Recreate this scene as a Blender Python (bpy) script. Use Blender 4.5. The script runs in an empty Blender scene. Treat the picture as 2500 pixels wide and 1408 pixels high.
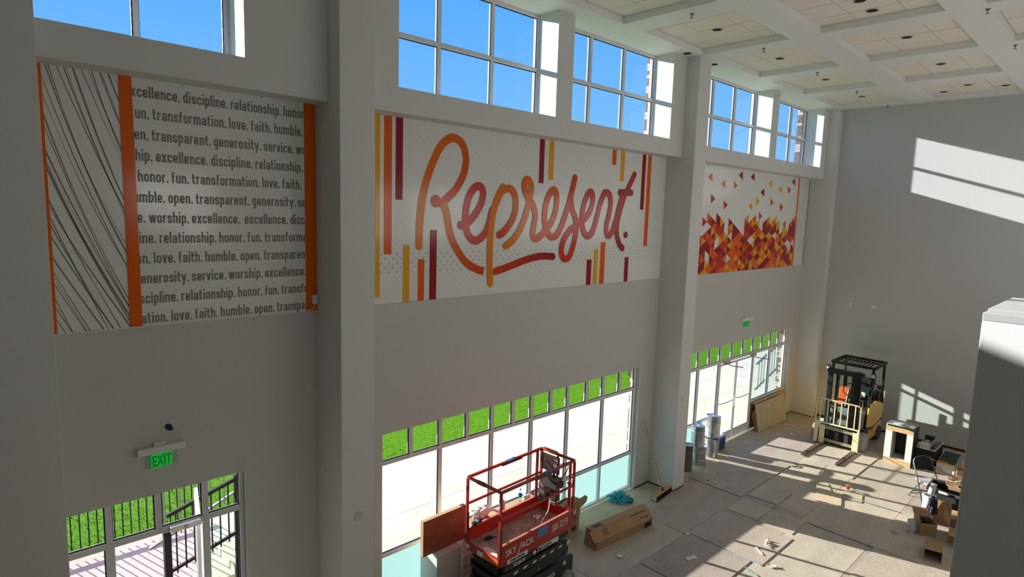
import bpy, bmesh, math, random
from mathutils import Vector, Matrix
random.seed(7)
C = bpy.context.scene.collection
scn = bpy.context.scene

# ------------------------------------------------------------------ camera, sky, sun, exposure
f_px = 1481.37
yaw, pit, rol = math.radians(46.4278), math.radians(-7.1254), math.radians(1.7204)
cam_loc = Vector((0.0, -7.190, 5.8685))
fw = Vector((math.cos(yaw)*math.cos(pit), math.sin(yaw)*math.cos(pit), math.sin(pit)))
rt = Vector((math.sin(yaw), -math.cos(yaw), 0))
up = rt.cross(fw)
r2 = rt*math.cos(rol) + up*math.sin(rol)
u2 = -rt*math.sin(rol) + up*math.cos(rol)
cd = bpy.data.cameras.new('camera')
cd.sensor_width = 36.0; cd.lens = f_px/2500*36.0; cd.clip_start = .05; cd.clip_end = 500
cam = bpy.data.objects.new('camera', cd); C.objects.link(cam)
m = Matrix((r2, u2, -fw)).transposed().to_4x4(); m.translation = cam_loc
cam.matrix_world = m
scn.camera = cam

w = bpy.data.worlds.new('sky'); scn.world = w; w.use_nodes = True
nt = w.node_tree; nt.nodes.clear()
tc = nt.nodes.new('ShaderNodeTexCoord'); sp = nt.nodes.new('ShaderNodeSeparateXYZ')
cr = nt.nodes.new('ShaderNodeValToRGB'); bg = nt.nodes.new('ShaderNodeBackground'); wo = nt.nodes.new('ShaderNodeOutputWorld')
nt.links.new(tc.outputs['Generated'], sp.inputs[0]); nt.links.new(sp.outputs['Z'], cr.inputs[0])
nt.links.new(cr.outputs[0], bg.inputs[0]); nt.links.new(bg.outputs[0], wo.inputs[0])
e = cr.color_ramp.elements
e[0].position = 0.0; e[0].color = (.42, .68, .95, 1)
e[1].position = 1.0; e[1].color = (.04, .20, .75, 1)
for p, c in ((.10, (.222, .545, .93)), (.30, (.113, .42, .93)), (.5, (.075, .335, .93))):
    k = e.new(p); k.color = (*c, 1)
bg.inputs['Strength'].default_value = 1.0

sd = bpy.data.lights.new('sun', 'SUN'); sd.energy = 12.8; sd.angle = math.radians(.53); sd.color = (1.0, .955, .88)
sun = bpy.data.objects.new('sun', sd); C.objects.link(sun)
az = math.radians(-74.0); el = math.radians(16.75)
d = Vector((math.cos(az)*math.cos(el), math.sin(az)*math.cos(el), -math.sin(el)))
sun.rotation_euler = d.to_track_quat('-Z', 'Y').to_euler(); sun.location = (0, 12, 14)

scn.view_settings.view_transform = 'Standard'
try: scn.view_settings.look = 'None'
except Exception: pass
scn.view_settings.gamma = 1.0; scn.view_settings.use_curve_mapping = False
scn.view_settings.exposure = 0.12

# ------------------------------------------------------------------ helpers
def tag(o, label=None, cat=None, group=None, kind=None):
    if label: o['label'] = label
    if cat: o['category'] = cat
    if group: o['group'] = group
    if kind: o['kind'] = kind
    return o

def empty(name, loc=(0, 0, 0), rz=0.0, label=None, cat=None, group=None, kind=None):
    o = bpy.data.objects.new(name, None); C.objects.link(o)
    o.location = loc; o.rotation_euler = (0, 0, rz); o.empty_display_size = .2
    return tag(o, label, cat, group, kind)

def mat(name, col, rough=.6, metal=0.0, var=0.0, scale=8.0, bump=0.0, bscale=40.0, spec=.5, stretch=None, col2=None, detail=4):
    m = bpy.data.materials.new(name); m.use_nodes = True
    n = m.node_tree; b = n.nodes['Principled BSDF']
    b.inputs['Base Color'].default_value = (*col, 1); b.inputs['Roughness'].default_value = rough
    b.inputs['Metallic'].default_value = metal; b.inputs['Specular IOR Level'].default_value = spec
    if var or col2 or bump:
        t = n.nodes.new('ShaderNodeTexCoord'); mp = n.nodes.new('ShaderNodeMapping')
        n.links.new(t.outputs['Object'], mp.inputs[0])
        if stretch: mp.inputs['Scale'].default_value = stretch
    if var or col2:
        nz = n.nodes.new('ShaderNodeTexNoise'); nz.inputs['Scale'].default_value = scale; nz.inputs['Detail'].default_value = detail
        n.links.new(mp.outputs[0], nz.inputs[0])
        r = n.nodes.new('ShaderNodeValToRGB'); n.links.new(nz.outputs[0], r.inputs[0]); n.links.new(r.outputs[0], b.inputs['Base Color'])
        c2 = col2 or tuple(min(1, c*(1+var)) for c in col)
        c1 = col if col2 else tuple(c*(1-var) for c in col)
        r.color_ramp.elements[0].position = .32; r.color_ramp.elements[1].position = .68
        r.color_ramp.elements[0].color = (*c1, 1); r.color_ramp.elements[1].color = (*c2, 1)
    if bump:
        nb = n.nodes.new('ShaderNodeTexNoise'); nb.inputs['Scale'].default_value = bscale; nb.inputs['Detail'].default_value = 3
        n.links.new(mp.outputs[0], nb.inputs[0])
        bp = n.nodes.new('ShaderNodeBump'); bp.inputs['Strength'].default_value = bump; bp.inputs['Distance'].default_value = .01
        n.links.new(nb.outputs[0], bp.inputs['Height']); n.links.new(bp.outputs[0], b.inputs['Normal'])
    return m

def sheet_mat(name, c):
    m = mat(name, c, .55, scale=1.6, col2=tuple(v*.82 for v in c), bump=.08, bscale=9, detail=9, stretch=(1, 1.7, 1), spec=.35)
    n = m.node_tree; b = n.nodes['Principled BSDF']; src = b.inputs['Base Color'].links[0].from_socket
    mp = [x for x in n.nodes if x.type == 'MAPPING'][0]
    f = n.nodes.new('ShaderNodeTexNoise'); f.inputs['Scale'].default_value = 22; f.inputs['Detail'].default_value = 8; f.inputs['Roughness'].default_value = .75
    n.links.new(mp.outputs[0], f.inputs[0])
    r = n.nodes.new('ShaderNodeValToRGB'); r.color_ramp.elements[0].position = .30; r.color_ramp.elements[0].color = (.62, .60, .60, 1); r.color_ramp.elements[1].position = .52; r.color_ramp.elements[1].color = (1, 1, 1, 1)
    k = r.color_ramp.elements.new(.74); k.color = (1.0, 1.0, 1.0, 1); k = r.color_ramp.elements.new(.80); k.color = (1.25, 1.25, 1.25, 1)
    n.links.new(f.outputs[0], r.inputs[0])
    mx = n.nodes.new('ShaderNodeMixRGB'); mx.blend_type = 'MULTIPLY'; mx.inputs[0].default_value = 1.0
    n.links.new(src, mx.inputs[1]); n.links.new(r.outputs[0], mx.inputs[2]); n.links.new(mx.outputs[0], b.inputs['Base Color'])
    return m

def glass_mat(name, tint, amount=.12, gloss=(1, 1, 1)):
    m = bpy.data.materials.new(name); m.use_nodes = True; n = m.node_tree; n.nodes.clear()
    o = n.nodes.new('ShaderNodeOutputMaterial'); mx = n.nodes.new('ShaderNodeMixShader')
    t = n.nodes.new('ShaderNodeBsdfTransparent'); g = n.nodes.new('ShaderNodeBsdfGlossy')
    lw = n.nodes.new('ShaderNodeFresnel'); lw.inputs['IOR'].default_value = 1.22
    t.inputs[0].default_value = (*tint, 1); g.inputs['Roughness'].default_value = .02; g.inputs[0].default_value = (*gloss, 1)
    ge = n.nodes.new('ShaderNodeNewGeometry'); sb = n.nodes.new('ShaderNodeMath'); sb.operation = 'SUBTRACT'; sb.inputs[0].default_value = 1.0
    n.links.new(ge.outputs['Backfacing'], sb.inputs[1])
    ml = n.nodes.new('ShaderNodeMath'); ml.operation = 'MULTIPLY'; n.links.new(lw.outputs[0], ml.inputs[0]); n.links.new(sb.outputs[0], ml.inputs[1])
    n.links.new(ml.outputs[0], mx.inputs[0]); n.links.new(t.outputs[0], mx.inputs[1]); n.links.new(g.outputs[0], mx.inputs[2])
    n.links.new(mx.outputs[0], o.inputs[0])
    return m

def trans_mat(name, col, diff):
    m = bpy.data.materials.new(name); m.use_nodes = True; n = m.node_tree; n.nodes.clear()
    o = n.nodes.new('ShaderNodeOutputMaterial'); mx = n.nodes.new('ShaderNodeMixShader')
    t = n.nodes.new('ShaderNodeBsdfTranslucent'); g = n.nodes.new('ShaderNodeBsdfDiffuse')
    t.inputs[0].default_value = (*col, 1); g.inputs[0].default_value = (*diff, 1); mx.inputs[0].default_value = .12
    n.links.new(t.outputs[0], mx.inputs[1]); n.links.new(g.outputs[0], mx.inputs[2]); n.links.new(mx.outputs[0], o.inputs[0])
    return m

class MB:
    def __init__(s): s.bm = bmesh.new(); s.M = None
    def _v(s, p):
        p = Vector(p)
        return s.bm.verts.new(s.M @ p if s.M else p)
    def box(s, x0, x1, y0, y1, z0, z1):
        v = [s._v((x, y, z)) for z in (z0, z1) for y in (y0, y1) for x in (x0, x1)]
        for f in ((0, 2, 3, 1), (4, 5, 7, 6), (0, 1, 5, 4), (2, 6, 7, 3), (0, 4, 6, 2), (1, 3, 7, 5)):
            s.bm.faces.new([v[i] for i in f])
        return s
    def prism(s, pts, vec):
        vec = Vector(vec); a = [s._v(p) for p in pts]; b = [s._v(Vector(p)+vec) for p in pts]
        n = len(pts)
        s.bm.faces.new(a[::-1]); s.bm.faces.new(b)
        for i in range(n): s.bm.faces.new((a[i], a[(i+1) % n], b[(i+1) % n], b[i]))
        return s
    def tube(s, pts, r, seg=8, closed=False, square=False):
        pts = [Vector(p) for p in pts]; n = len(pts); rings = []
        prev = None
        for i, p in enumerate(pts):
            if closed: t = (pts[(i+1) % n]-pts[i-1])
            else: t = (pts[min(i+1, n-1)]-pts[max(i-1, 0)])
            t.normalize()
            if prev is None:
                a = Vector((0, 0, 1)) if abs(t.z) < .9 else Vector((1, 0, 0))
                u = a.cross(t).normalized()
            else: u = (prev - t*prev.dot(t)).normalized()
            prev = u; v = t.cross(u)
            rr = r[i] if isinstance(r, (list, tuple)) else r
            k = 1.0
            if 0 < i < n-1:
                d1 = (pts[i]-pts[i-1]).normalized(); k = 1/max(.5, d1.dot(t))
            off = math.pi/4 if seg == 4 else 0
            rings.append([s._v(p + (u*math.cos(off+2*math.pi*j/seg) + v*math.sin(off+2*math.pi*j/seg))*rr*(k if seg == 4 else 1)) for j in range(seg)])
        m = n if closed else n-1
        for i in range(m):
            A, B = rings[i], rings[(i+1) % n]
            for j in range(seg): s.bm.faces.new((A[j], A[(j+1) % seg], B[(j+1) % seg], B[j]))
        if not closed:
            s.bm.faces.new(rings[0][::-1]); s.bm.faces.new(rings[-1])
        return s
    def bar(s, a, b, w, h=None):                       # square bar between two points
        return s.tube([a, b], w*.7071, 4)
    def lathe(s, prof, c=(0, 0, 0), axis='z', seg=24, cap=True):
        rings = []
        for r, h in prof:
            ring = []
            for j in range(seg):
                a = 2*math.pi*j/seg; x, y = r*math.cos(a), r*math.sin(a)
                p = (x, y, h) if axis == 'z' else ((h, x, y) if axis == 'x' else (y, h, x))
                ring.append(s._v(Vector(c)+Vector(p)))
            rings.append(ring)
        for A, B in zip(rings, rings[1:]):
            for j in range(seg): s.bm.faces.new((A[j], A[(j+1) % seg], B[(j+1) % seg], B[j]))
        if cap:
            s.bm.faces.new(rings[0][::-1]); s.bm.faces.new(rings[-1])
        return s
    def face(s, pts): s.bm.faces.new([s._v(p) for p in pts]); return s
    def build(s, name, m=None, parent=None, bevel=0, smooth=False, label=None, kind=None, solid=0):
        bmesh.ops.recalc_face_normals(s.bm, faces=s.bm.faces)
        me = bpy.data.meshes.new(name); s.bm.to_mesh(me); s.bm.free()
        if m: me.materials.append(m)
        o = bpy.data.objects.new(name, me); C.objects.link(o)
        if parent: o.parent = parent
        if smooth:
            me.polygons.foreach_set('use_smooth', [True]*len(me.polygons))
            try: me.set_sharp_from_angle(angle=math.radians(40))
            except Exception: pass
        if bevel:
            b = o.modifiers.new('b', 'BEVEL'); b.width = bevel; b.segments = 2; b.limit_method = 'ANGLE'; b.angle_limit = math.radians(40)
        if solid:
            q = o.modifiers.new('s', 'SOLIDIFY'); q.thickness = solid; q.offset = 0
        return tag(o, label, None, None, kind)

def bx(*a):
    return MB().box(*a)

def copy_tree(o, parent=None):
    c = o.copy(); C.objects.link(c)
    if parent: c.parent = parent
    for ch in list(o.children): copy_tree(ch, c)
    return c

def text_mesh(txt, size, m, name, parent, M, bold=0.0, sx=1.0, depth=.001, align='LEFT', shear=0.0):
    cu = bpy.data.curves.new('t', 'FONT'); cu.body = txt; cu.size = size; cu.offset = bold; cu.extrude = depth; cu.align_x = align; cu.shear = shear
    cu.resolution_u = 3
    to = bpy.data.objects.new('t', cu); C.objects.link(to)
    dg = bpy.context.evaluated_depsgraph_get(); dg.update()
    me = bpy.data.meshes.new_from_object(to.evaluated_get(dg)); bpy.data.objects.remove(to)
    me.transform(Matrix.Diagonal((sx, 1, 1, 1))); me.transform(M); me.materials.clear(); me.materials.append(m)
    o = bpy.data.objects.new(name, me); C.objects.link(o)
    if parent: o.parent = parent
    return o

def face_M(o, ex, ey):
    """matrix placing text with local x along ex, y along ey, origin o"""
    ex = Vector(ex).normalized(); ey = Vector(ey).normalized(); ez = ex.cross(ey)
    M = Matrix((ex, ey, ez)).transposed().to_4x4(); M.translation = Vector(o)
    return M

def ribbon(mb, pts, w, y, t=0.0, cap=True, closed=False, col=None, layer=None):
    """flat band along (x, z) points in the plane y, width w (number or list)"""
    P = [Vector((p[0], p[1])) for p in pts]; n = len(P); L, Rr = [], []
    for i in range(n):
        if closed: a, b = P[i-1], P[(i+1) % n]
        else: a, b = P[max(i-1, 0)], P[min(i+1, n-1)]
        if closed or 0 < i < n-1:
            d1 = (P[i]-a).normalized(); d2 = (b-P[i]).normalized(); tt = (d1+d2)
            tt = tt.normalized() if tt.length > 1e-6 else d1
            k = 1/max(.55, d1.dot(tt))
        else: tt = (b-a).normalized(); k = 1
        nn = Vector((-tt.y, tt.x)); ww = (w[i] if isinstance(w, list) else w)*.5*k
        L.append(P[i]+nn*ww); Rr.append(P[i]-nn*ww)
    faces = []
    vl = [mb._v((p.x, y-t*i, p.y)) for i, p in enumerate(L)]; vr = [mb._v((p.x, y-t*i, p.y)) for i, p in enumerate(Rr)]
    m = n if closed else n-1
    for i in range(m):
        j = (i+1) % n
        faces.append((mb.bm.faces.new((vl[i], vl[j], vr[j], vr[i])), (i/max(1, n-1))))
    if cap and not closed:
        for idx, sgn in ((0, -1), (n-1, 1)):
            p = P[idx]; q = P[1] if idx == 0 else P[n-2]
            dr = (p-q).normalized(); nn = Vector((-dr.y, dr.x)); ww = (w[idx] if isinstance(w, list) else w)*.5
            arc = [mb._v((p.x + (nn.x*math.cos(a)+dr.x*math.sin(a))*ww, y-t*idx, p.y + (nn.y*math.cos(a)+dr.y*math.sin(a))*ww)) for a in [math.pi*k/10 for k in range(11)]]
            faces.append((mb.bm.faces.new(arc), 0.0 if idx == 0 else 1.0))
    if col and layer is not None:
        for f, u in faces:
            c = [col[0][i]*(1-u)+col[1][i]*u for i in range(3)]
            for lp in f.loops: lp[layer] = (*c, 1)
    return faces

def smooth_path(pts, k=5):
    out = []
    n = len(pts)
    for i in range(n-1):
        p0 = pts[max(i-1, 0)]; p1 = pts[i]; p2 = pts[i+1]; p3 = pts[min(i+2, n-1)]
        for j in range(k):
            t = j/k; o = []
            for a, b, c, dd in zip(p0, p1, p2, p3):
                o.append(.5*((2*b)+(-a+c)*t+(2*a-5*b+4*c-dd)*t*t+(-a+3*b-3*c+dd)*t**3))
            out.append(tuple(o))
    out.append(tuple(pts[-1])); return out

# ------------------------------------------------------------------ materials
M_wall = mat('wall_paint', (.60, .59, .575), .55, bump=.05, bscale=120)
M_col = mat('column_paint', (.71, .71, .70), .5, bump=.05, bscale=120)
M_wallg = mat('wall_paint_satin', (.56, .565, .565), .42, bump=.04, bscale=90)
M_far = mat('rear_paint', (.76, .75, .72), .7)  # one even pale tone for the rear wall and the landing
M_ceil = mat('ceiling_paint', (.84, .845, .84), .5)
M_tile = mat('ceiling_tile', (.90, .83, .75), .9, var=.04, scale=60, bump=.2, bscale=150)
M_frame = mat('aluminium_frame', (.72, .72, .73), .38, metal=.0)
M_gasket = mat('black_gasket', (.015, .02, .035), .5)
M_glass = glass_mat('clear_glass', (.955, .975, .965))
M_glass_t = glass_mat('tinted_glass', (.86, .94, .90), gloss=(.9, 1, 1))
M_glass_u = glass_mat('upper_glass', (.95, .97, 1.0))
M_frost = trans_mat('frosted_film', (.38, .50, .49), (.40, .58, .58))
M_mural = mat('mural_vinyl', (.86, .86, .84), .14, spec=.6)
M_white = mat('white_plastic', (.78, .78, .76), .35)
M_black = mat('black_satin', (.012, .012, .014), .4)
M_blackm = mat('black_matte', (.01, .01, .011), .85)
M_dark = mat('dark_grey', (.035, .037, .04), .5, var=.2)
M_card = mat('cardboard', (.40, .235, .12), .75, var=.1, scale=5)
M_card2 = mat('cardboard_light', (.56, .37, .21), .75, var=.08, scale=5)
M_brownpanel = mat('brown_board', (.36, .11, .055), .45, var=.15, scale=3)
M_red = mat('lift_red', (.40, .022, .016), .42, var=.12, scale=12)
M_redd = mat('lift_red_dark', (.16, .014, .012), .5)
M_orange = mat('safety_orange', (.80, .14, .03), .45)
M_yellow = mat('forklift_yellow', (.78, .42, .06), .38, var=.1, scale=6)
M_cream = mat('cream_paint', (.72, .64, .38), .5, var=.15, scale=25)
M_steel = mat('worn_steel', (.22, .18, .16), .45, metal=.6, var=.3, scale=20)
M_alu = mat('brushed_metal', (.62, .64, .66), .28, metal=.9, var=.1, scale=10)
M_rubber = mat('tyre_rubber', (.30, .28, .26), .8, var=.2, scale=20)
M_wood = mat('wood', (.52, .32, .13), .55, var=.15, scale=6, stretch=(1, 1, 8))
M_ply = mat('plywood', (.46, .42, .30), .7, var=.12, scale=4, stretch=(1, 1, 3))
M_plyedge = mat('plywood_edge', (.45, .17, .05), .7, var=.5, scale=40)
M_blue = mat('blue_tape', (.08, .22, .50), .7)
M_bluet = mat('floor_tape', (.25, .33, .42), .8, var=.35, scale=3)
M_paper = mat('paper', (.80, .78, .72), .8)
M_lettw = mat('white_lettering', (.75, .75, .72), .6)
M_lettk = mat('black_lettering', (.01, .01, .012), .6)
M_grey = mat('grey_print', (.22, .22, .19), .45)
# ------------------------------------------------------------------ big structure
ZC, ZT, ZB, ZM, ZS, ZH = 9.065, 9.185, 7.098, 4.566, 7.418, 2.70
YB, YC = -.341, -.629
XA, XB0, XB1, XC0, XC1, XD0, XF = .70, 3.443, 3.898, 11.198, 11.644, 18.916, 19.2
XN, YR, YE = -3.0, -8.0, .215          # near end of the room, rear wall, outer face of the window wall

floor = MB().box(XN-.3, XF+.3, YR-.3, .05, -.2, -.006).build('floor', mat('floor_slab', (.45, .40, .30), .8, var=.12, scale=2.5, bump=.1, bscale=30), kind='structure')
tag(floor, 'hall floor under taped down protective hardboard sheets', 'floor')

lower_open = [(.745, 2.52), (4.40, 10.66), (12.69-.4, 18.42)]
mbw = MB()
xs = [XN]+[v for o in lower_open for v in o]+[XF+.35]
for a, b in zip(xs[0::2], xs[1::2]): mbw.box(a, b, 0, YE, -.1, ZH)
mbw.box(XN, XF+.35, 0, YE, ZH, ZM)
mbw.box(XN, XF+.35, .03, YE, ZM, ZB+.02)
wl = mbw.build('wall_left', M_wall, kind='structure'); tag(wl, 'long white window wall of the hall with murals on it', 'wall')

upper_open = [(.71, 2.50), (4.411, 7.368), (7.753, 10.715), (12.15, 15.215), (15.587, 18.575)]
mbb = MB(); mbb.box(XN, XF, YB, YE, ZB, ZS)
xs = [XN]+[v for o in upper_open for v in o]+[XF]
for a, b in zip(xs[0::2], xs[1::2]): mbb.box(a, b, YB, YE, ZS, ZC+.1)
bd = mbb.build('trim_1', M_col, kind='structure'); tag(bd, 'projecting white band with piers between the high windows', 'trim')

for (a, b, lab) in ((-.10, XA, 'white column at the left end of the word mural'),
                    (XB0, XB1, 'white column between the word mural and the script mural'),
                    (XC0, XC1, 'white column between the script mural and the triangle mural'),
                    (XD0, XF, 'white corner column beside the end wall')):
    o = bx(a, b, YC, .02, -.05, ZC+.02).build('column', M_col, kind='structure', bevel=.004)
    tag(o, lab, 'column', 'columns of the window wall')

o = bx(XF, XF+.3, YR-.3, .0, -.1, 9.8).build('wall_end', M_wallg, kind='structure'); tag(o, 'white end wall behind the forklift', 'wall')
o = bx(XN-.3, XF+.3, YR-.3, YR, -.1, 9.8).build('wall_right', M_far, kind='structure'); tag(o, 'white wall opposite the windows', 'wall')
o = bx(XN-.3, XN, YR, YE, -.1, 9.8).build('wall_near', mat('near_wall_paint', (.50, .49, .47), .7), kind='structure'); tag(o, 'white wall at the near end of the hall', 'wall')
o = bx(XN, 1.6, YR, -6.95, 4.1, 4.3).build('balcony_floor', M_far, kind='structure'); tag(o, 'upper landing the hall is viewed from', 'landing')
# stub of guard wall on the right
g = empty('guard_wall', (3.0, -6.752, 0), 0, 'white pillar of the landing guard with a sunlit top, at the right edge', 'pillar', kind='structure')
bx(0, .72, -1.25, 0, 0, 5.50).build('post', mat('guard_paint', (.88, .89, .88), .5), g, bevel=.004)
bx(0, .095, -1.25, 0, 5.5, 5.531).build('cap', M_wallg, g, bevel=.002)
bx(.105, .72, -1.25, 0, 5.5, 5.538).build('cap', M_wallg, g, bevel=.002)

# ceiling: coffered
cof_x = [(-1.1, .9), (1.47, 3.42), (3.98, 5.99), (6.56, 8.62), (9.16, 11.231), (11.724, 13.761), (14.313, 16.243), (16.82, 18.958)]
cof_y = [(-2.346, -.652), (-4.651, -2.871), (-6.93, -5.144)]
cm = MB()
cm.box(XN, XF, YR, YE, 9.26, 9.8)
ys = [YR]+[v for o in sorted(cof_y) for v in o]+[YE]
for a, b in zip(ys[0::2], ys[1::2]): cm.box(XN, XF, a, b, ZC, 9.26)
for (y0, y1) in cof_y:
    xs = [XN]+[v for o in cof_x for v in o]+[XF]
    for a, b in zip(xs[0::2], xs[1::2]): cm.box(a, b, y0, y1, ZC, 9.26)
ceil = cm.build('ceiling', M_ceil, kind='structure'); tag(ceil, 'coffered white ceiling with lay-in tiles', 'ceiling')
lm = {}
for (x0, x1) in cof_x[1:]:
    for (y0, y1) in cof_y:
        W = x1-x0; D = y1-y0
        sx = [0, W*.205, W*.5, W*.795, W]; sy = [0, D*.29, D*.69, D]
        for i in range(4):
            for j in range(3):
                a, b = sx[i]+.006, sx[i+1]-.006; c_, d_ = sy[j]+.006, sy[j+1]-.006
                key = (round(b-a, 2), round(d_-c_, 2))
                if key not in lm:
                    t = bx(0, b-a, 0, d_-c_, 0, .03).build('ceiling_tile', M_tile, ceil); lm[key] = t.data
                else:
                    t = bpy.data.objects.new('ceiling_tile', lm[key]); C.objects.link(t); t.parent = ceil
                t.location = (x0+a, y0+c_, ZT+random.uniform(0, .004))

def downlight(x, y, z, lab):
    r = empty('recessed_light', (x, y, z), 0, lab, 'light', 'unlit recessed ceiling lights')
    MB().lathe([(.082, -.004), (.1, -.006), (.1, .0), (.082, .0)], seg=24, cap=False).build('trim_ring', M_white, r, smooth=True)
    MB().lathe([(.084, -.002), (.07, -.001), (.001, -.001)], seg=24, cap=False).build('dark_lens', M_blackm, r)
rows = ['the window wall', 'the middle of the hall']
for k, x in enumerate((10.265, 12.875, 15.402, 17.987)):
    downlight(x, -1.46, ZT-.002, 'unlit recessed light in the coffer row nearest the windows, %s from the end wall' % ['fourth', 'third', 'second', 'first'][k])
for k, x in enumerate((10.32, 10.906, 12.829, 15.346, 17.958)):
    downlight(x, -3.74, ZT-.002, 'unlit recessed light in the middle coffer row, %s' % ['cut off at the top edge', 'just below the cut off one', 'third coffer from the end wall', 'second coffer from the end wall', 'centre of the last coffer'][k])
downlight(18.54, -3.15, ZT-.002, 'small unlit recessed light at the left of the last middle coffer')
downlight(18.51, -4.37, ZT-.002, 'small unlit recessed light at the right of the last middle coffer')
downlight(10.921, -.491, ZC, 'unlit recessed light in the soffit just left of the middle column')
downlight(12.037, -.453, ZC, 'unlit recessed light in the soffit just right of the middle column')

def sprinkler(x, y, lab):
    r = empty('sprinkler_head', (x, y, ZC), 0, lab, 'sprinkler', 'sprinkler heads under the ceiling beams')
    MB().lathe([(.035, 0), (.035, -.008), (.012, -.012), (.012, -.03)], seg=12).build('escutcheon', M_steel, r)
    MB().tube([(0, 0, -.03), (.015, 0, -.04), (.012, 0, -.055), (0, 0, -.06)], .004, 6).tube([(0, 0, -.03), (-.015, 0, -.04), (-.012, 0, -.055), (0, 0, -.06)], .004, 6).build('yoke', M_steel, r)
    MB().lathe([(.004, -.058), (.028, -.062), (.028, -.065), (.004, -.068)], seg=12).build('deflector', M_steel, r)
for x, y, l in ((8.9, -1.77, 'sprinkler head on the beam nearest the top edge at left'),
                (11.512, -1.75, 'sprinkler head on the beam above the middle column'),
                (14.063, -1.78, 'sprinkler head on the beam above the triangle mural windows'),
                (16.622, -1.766, 'sprinkler head on the beam before the last coffer by the windows'),
                (11.525, -5.111, 'sprinkler head nearest the top right corner of the view'),
                (14.06, -5.113, 'sprinkler head at the right edge of the view under the ceiling'),
                (19.08, -1.777, 'sprinkler head tight against the top of the end wall')):
    sprinkler(x, y, l)

# ------------------------------------------------------------------ windows
def window(n, x0, x1, z0, z1, vbars, hbars, lab, y0=.08, y1=.19, fw_=.05, top_full=True, pane_m=None, frost=None, skip=None):
    """vbars: list of (x, z_from, z_to); hbars: list of (z, x_from, x_to)"""
    r = empty('window_%d' % n, ((x0+x1)/2, y0, z0), 0, lab, 'window', kind='structure')
    ox, oy, oz = r.location
    def B(name, a, b, c_, d_, e_, f_, m_):
        return bx(a-ox, b-ox, c_-oy, d_-oy, e_-oz, f_-oz).build(name, m_, r, bevel=.003 if m_ is M_frame else 0)
    h = fw_/2
    B('frame', x0, x0+fw_, y0, y1, z0, z1, M_frame); B('frame', x1-fw_, x1, y0, y1, z0, z1, M_frame)
    B('frame', x0+fw_, x1-fw_, y0, y1, z1-fw_, z1, M_frame)
    if not skip: B('frame', x0+fw_, x1-fw_, y0, y1, z0, z0+fw_, M_frame)
    for x, a, b in vbars: B('mullion', x-h, x+h, y0+.001, y1-.001, a, b, M_frame)
    for z, a, b in hbars: B('rail', a, b, y0+.002, y1-.002, z-h, z+h, M_frame)
    return r, B

def panes(r, B, cells, m_, yy=.135, inset=.0):
    for (a, b, c_, d_) in cells:
        # dark gasket around the pane, on the outer half
        o = B('pane', a, b, yy, yy+.008, c_, d_, m_)
        ox, oy, oz = r.location
        g = MB(); t = .012
        for q in ((a, a+t, c_, d_), (b-t, b, c_, d_), (a+t, b-t, c_, c_+t), (a+t, b-t, d_-t, d_)):
            g.box(q[0]-ox, q[1]-ox, yy-.016-oy, yy-.001-oy, q[2]-oz, q[3]-oz)
        g.build('gasket', M_gasket, r)

# clerestory windows
defs = [(1, .70, 2.50, [1.60, 2.455-.0], 'high window at the left above the word mural'),
        (2, 4.36, 7.40, [5.37, 6.375], 'first high window above the script mural'),
        (3, 7.72, 10.75, [8.72, 9.716], 'second high window above the script mural, beside its right pier'),
        (4, 12.11, 15.25, [13.117, 14.163], 'first high window above the triangle mural'),
        (5, 15.55, 18.60, [16.5, 17.449], 'last high window above the triangle mural, nearest the end wall')]
for n, a, b, vb, lab in defs:
    z0, z1 = 7.40, ZC
    if n == 1: vb = [1.60]
    r, B = window(n, a, b, z0, z1, [(x, z0+.05, z1-.05) for x in vb], [], lab, .09, .175)
    xs = [a+.05]+[v for x in vb for v in (x-.025, x+.025)]+[b-.05]
    cells = []
    for p, q in zip(xs[0::2], xs[1::2]):
        B('rail', p, q, .092, .173, 8.205-.03, 8.205+.03, M_frame)
        cells += [(p, q, z0+.05, 8.175), (p, q, 8.235, z1-.05)]
    panes(r, B, cells, M_glass_u, .145)

ZTR, ZR = 2.22, .80
# storefront 2 (middle bay)
r, B = window(6, 4.38, 10.66, 0, 2.75, [], [], 'wide storefront window of the middle bay behind the scissor lift', .08, .165)
tx = [4.947, 5.495, 6.035, 6.569, 7.05, 7.513, 8.01, 8.484, 9.04, 9.554, 10.1]
mx_ = [4.43, 5.495, 6.569, 7.513, 8.484, 9.554, 10.61]
for x in tx: B('mullion', x-.025, x+.025, .081, .164, ZTR+.025, 2.70, M_frame)
for x in mx_[1:-1]: B('mullion', x-.025, x+.025, .081, .164, .05, ZTR-.025, M_frame)
B('rail', 4.43, 10.61, .08, .165, ZTR-.025, ZTR+.025, M_frame)
e_ = [4.43]+[v for x in tx for v in (x-.025, x+.025)]+[10.61]
panes(r, B, [(p, q, ZTR+.025, 2.70) for p, q in zip(e_[0::2], e_[1::2])], M_glass)
e_ = [4.43]+[v for x in mx_[1:-1] for v in (x-.025, x+.025)]+[10.61]
for p, q in zip(e_[0::2], e_[1::2]): B('rail', p, q, .082, .163, ZR-.025, ZR+.025, M_frame)
panes(r, B, [(p, q, ZR+.025, ZTR-.025) for p, q in zip(e_[0::2], e_[1::2])], M_glass)
for p, q in zip(e_[0::2], e_[1::2]): B('frosted_pane', p, q, .135, .143, .05, ZR-.025, M_frost)

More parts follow.
